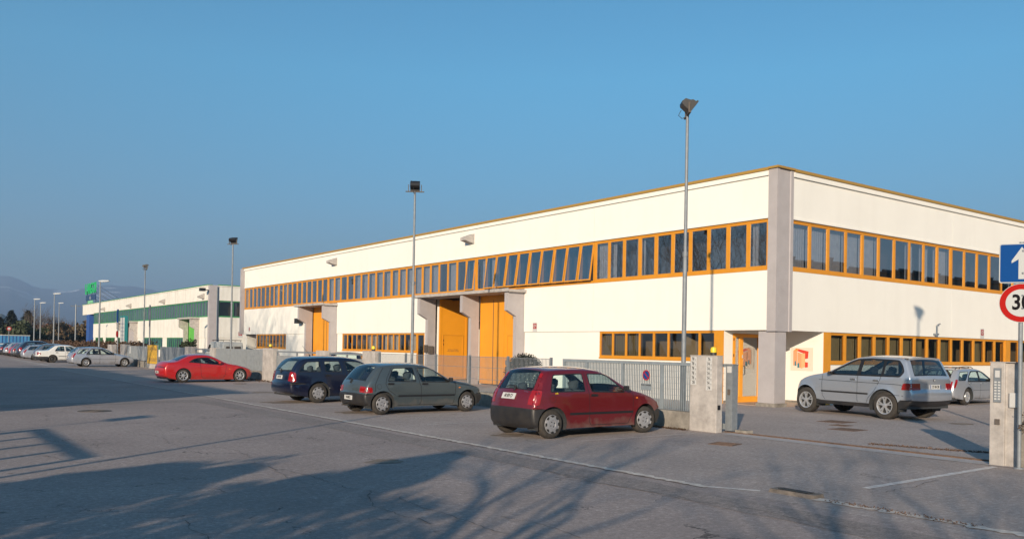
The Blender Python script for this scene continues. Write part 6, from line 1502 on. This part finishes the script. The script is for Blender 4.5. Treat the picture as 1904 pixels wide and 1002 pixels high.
# van behind the fence
vn = empty('delivery_van', (21.55, 66.0, 0), radians(92), label='white panel van with a black roof rack before the green-trimmed building', cat='van')
vn.scale = (.82, .84, .82)
mb = MB(); body = [(-1.2, .3), (-1.25, .9), (-1.15, 2.0), (-1.0, 2.25), (2.0, 2.28), (2.5, 2.15), (3.3, 1.35), (4.0, 1.15), (4.15, .7), (4.1, .3)]
mb.prism(body, 1, -.93, .93); vb = mb.build('body', 'signwhite', vn); bv = vb.modifiers.new('b', 'BEVEL'); bv.width = .09; bv.segments = 3
mb = MB()
for sg in (-1, 1):
    mb.prism([(2.15, 1.35), (3.15, 1.35), (2.55, 2.0), (2.15, 2.0)], 1, sg*.93, sg*.945)
mb.build('side_window', 'darkglass', vn)
for g in (-1, 1): mb = MB(); mb.prism([(g*.10, 1.25), (g*.72, 1.25), (g*.66, 1.85), (g*.10, 1.85)], 0, -1.225, -1.19); mb.build('rear_window', 'interior', vn)
mb = MB(); mb.box(2.2, 3.2, 0, 0, 0, 0)
mb = MB()
for sg in (-1, 1): mb.tube([(-1.0, sg*.8, 2.42), (2.1, sg*.8, 2.42)], .025, 6)
for k in range(9): mb.tube([(-1.0+k*.38, -.82, 2.44), (-1.0+k*.38, .82, 2.44)], .018, 5)
for sg in (-1, 1):
    for x in (-.8, .6, 1.9): mb.tube([(x, sg*.8, 2.27), (x, sg*.8, 2.42)], .02, 5)
mb.build('roof_rack', 'black', vn)
for x in (0, 3.0):
    for sg in (-1, 1):
        mb = MB(); mb.lathe([(0, -.02), (.2, -.01), (.33, 0), (.34, -.2)], (x, sg*.9, .34), n=20, sgn=sg); w_ = mb.build('wheel', 'rubber', vn)
mb = MB(); mb.box(-1.3, -1.2, -.9, .9, .35, .55); mb.build('bumper', 'black', vn)
# ------------------------------------------------------------------ mountains
def ridge(name, prof, dist, depth, m, label=None, hz=1.0, seed=3, base=-5):
    """terrain sheet whose crest passes through the given (column, row) directions"""
    rnd = random.Random(seed); ds = []
    for px, py in prof:
        d = rt*((px-952)/1589.86)-up*((py-635)/1589.86)+fw; a = atan2(d.x, d.y); ds.append((a, d.z/hypot(d.x, d.y)))
    n = 260; a0, a1 = ds[0][0], ds[-1][0]; rows = 34; vs = []; from mathutils import noise as nz
    for i in range(n+1):
        a = a0+(a1-a0)*i/n; k = 0
        while k < len(ds)-2 and ds[k+1][0] < a: k += 1
        t = (a-ds[k][0])/(ds[k+1][0]-ds[k][0]); t = t*t*(3-2*t)*.5+t*.5; e = ds[k][1]*(1-t)+ds[k+1][1]*t
        for j in range(rows+1):
            s_ = j/rows; r = dist-depth*(1-s_); H = dist*e+1.75
            prof_ = s_**1.15; x, y = sin(a)*r, cos(a)*r
            gul = abs(nz.noise(Vector((x/420, y/420, seed))))+.5*abs(nz.noise(Vector((x/160, y/160, seed))))
            z = base+(H-base)*prof_*(1-.55*gul*(1-s_)*(1 if s_ > .05 else 0)*1.2)+ (nz.noise(Vector((x/90, y/90, 1)))*H*.012)
            vs.append((x, y, z))
    R = rows+1; f = [(i*R+j, (i+1)*R+j, (i+1)*R+j+1, i*R+j+1) for i in range(n) for j in range(rows)]
    b = len(vs)
    for i in range(n+1):
        x, y, z = vs[i*R+rows]; vs.append((x*1.12, y*1.12, base))
    f += [(i*R+rows, (i+1)*R+rows, b+i+1, b+i) for i in range(n)]
    mb = MB(); mb.add(vs, f); ob = mb.build(name, m, None, True, 180); return tag(ob, label, kind='structure')
mt = D.materials.new('mountain'); mt.use_nodes = True; n = mt.node_tree.nodes; l = mt.node_tree.links; b = n['Principled BSDF']; b.inputs['Roughness'].default_value = .95
tc = n.new('ShaderNodeTexCoord'); nx = n.new('ShaderNodeTexNoise'); nx.inputs['Scale'].default_value = .0022; nx.inputs['Detail'].default_value = 8; l.new(tc.outputs['Object'], nx.inputs[0])
cr = n.new('ShaderNodeValToRGB'); cr.color_ramp.elements[0].position = .4; cr.color_ramp.elements[0].color = (.018, .026, .036, 1); cr.color_ramp.elements[1].position = .6; cr.color_ramp.elements[1].color = (.035, .043, .048, 1); l.new(nx.outputs[0], cr.inputs[0])
n2 = n.new('ShaderNodeTexNoise'); n2.inputs['Scale'].default_value = .0042; n2.inputs['Detail'].default_value = 5; l.new(tc.outputs['Object'], n2.inputs[0])
sx = n.new('ShaderNodeSeparateXYZ'); l.new(tc.outputs['Object'], sx.inputs[0])
mr = n.new('ShaderNodeMapRange'); mr.inputs[1].default_value = 260; mr.inputs[2].default_value = 420; l.new(sx.outputs[2], mr.inputs[0])
m1 = n.new('ShaderNodeMapRange'); m1.inputs[1].default_value = .585; m1.inputs[2].default_value = .62; l.new(n2.outputs[0], m1.inputs[0])
mm = n.new('ShaderNodeMath'); mm.operation = 'MULTIPLY'; l.new(mr.outputs[0], mm.inputs[0]); l.new(m1.outputs[0], mm.inputs[1])
mx = n.new('ShaderNodeMixRGB'); mx.inputs[2].default_value = (.8, .8, .82, 1); l.new(mm.outputs[0], mx.inputs[0]); l.new(cr.outputs[0], mx.inputs[1]); l.new(mx.outputs[0], b.inputs['Base Color'])
M['mountain'] = mt
ridge('mountains', [(-420, 540), (-250, 520), (-120, 508), (-60, 518), (-20, 514), (18, 513), (34, 519), (48, 525), (62, 533), (80, 536), (130, 541), (160, 535), (200, 530), (240, 532), (280, 538), (320, 552), (380, 580), (430, 605), (520, 625), (640, 638)], 7600, 3600, 'mountain')
ridge('hills', [(-420, 598), (-150, 594), (-60, 590), (-20, 585), (4, 583), (12, 588), (22, 592), (35, 600), (60, 612), (90, 620), (150, 626), (260, 632), (420, 640)], 1500, 700, 'land', seed=8)
# ------------------------------------------------------------------ air
hz = MB(); hz.box(-5000, 5200, -2500, 9200, -8, 505)
ho = tag(hz.build('haze', 'wall'), kind='stuff')
hm = D.materials.new('haze_air'); hm.use_nodes = True; n = hm.node_tree.nodes; l = hm.node_tree.links; n.clear()
oo = n.new('ShaderNodeOutputMaterial'); pv = n.new('ShaderNodeVolumePrincipled'); pv.inputs['Color'].default_value = (.50, .70, 1, 1); pv.inputs['Density'].default_value = HAZE; pv.inputs['Anisotropy'].default_value = .2
l.new(pv.outputs[0], oo.inputs['Volume']); ho.data.materials.clear(); ho.data.materials.append(hm)
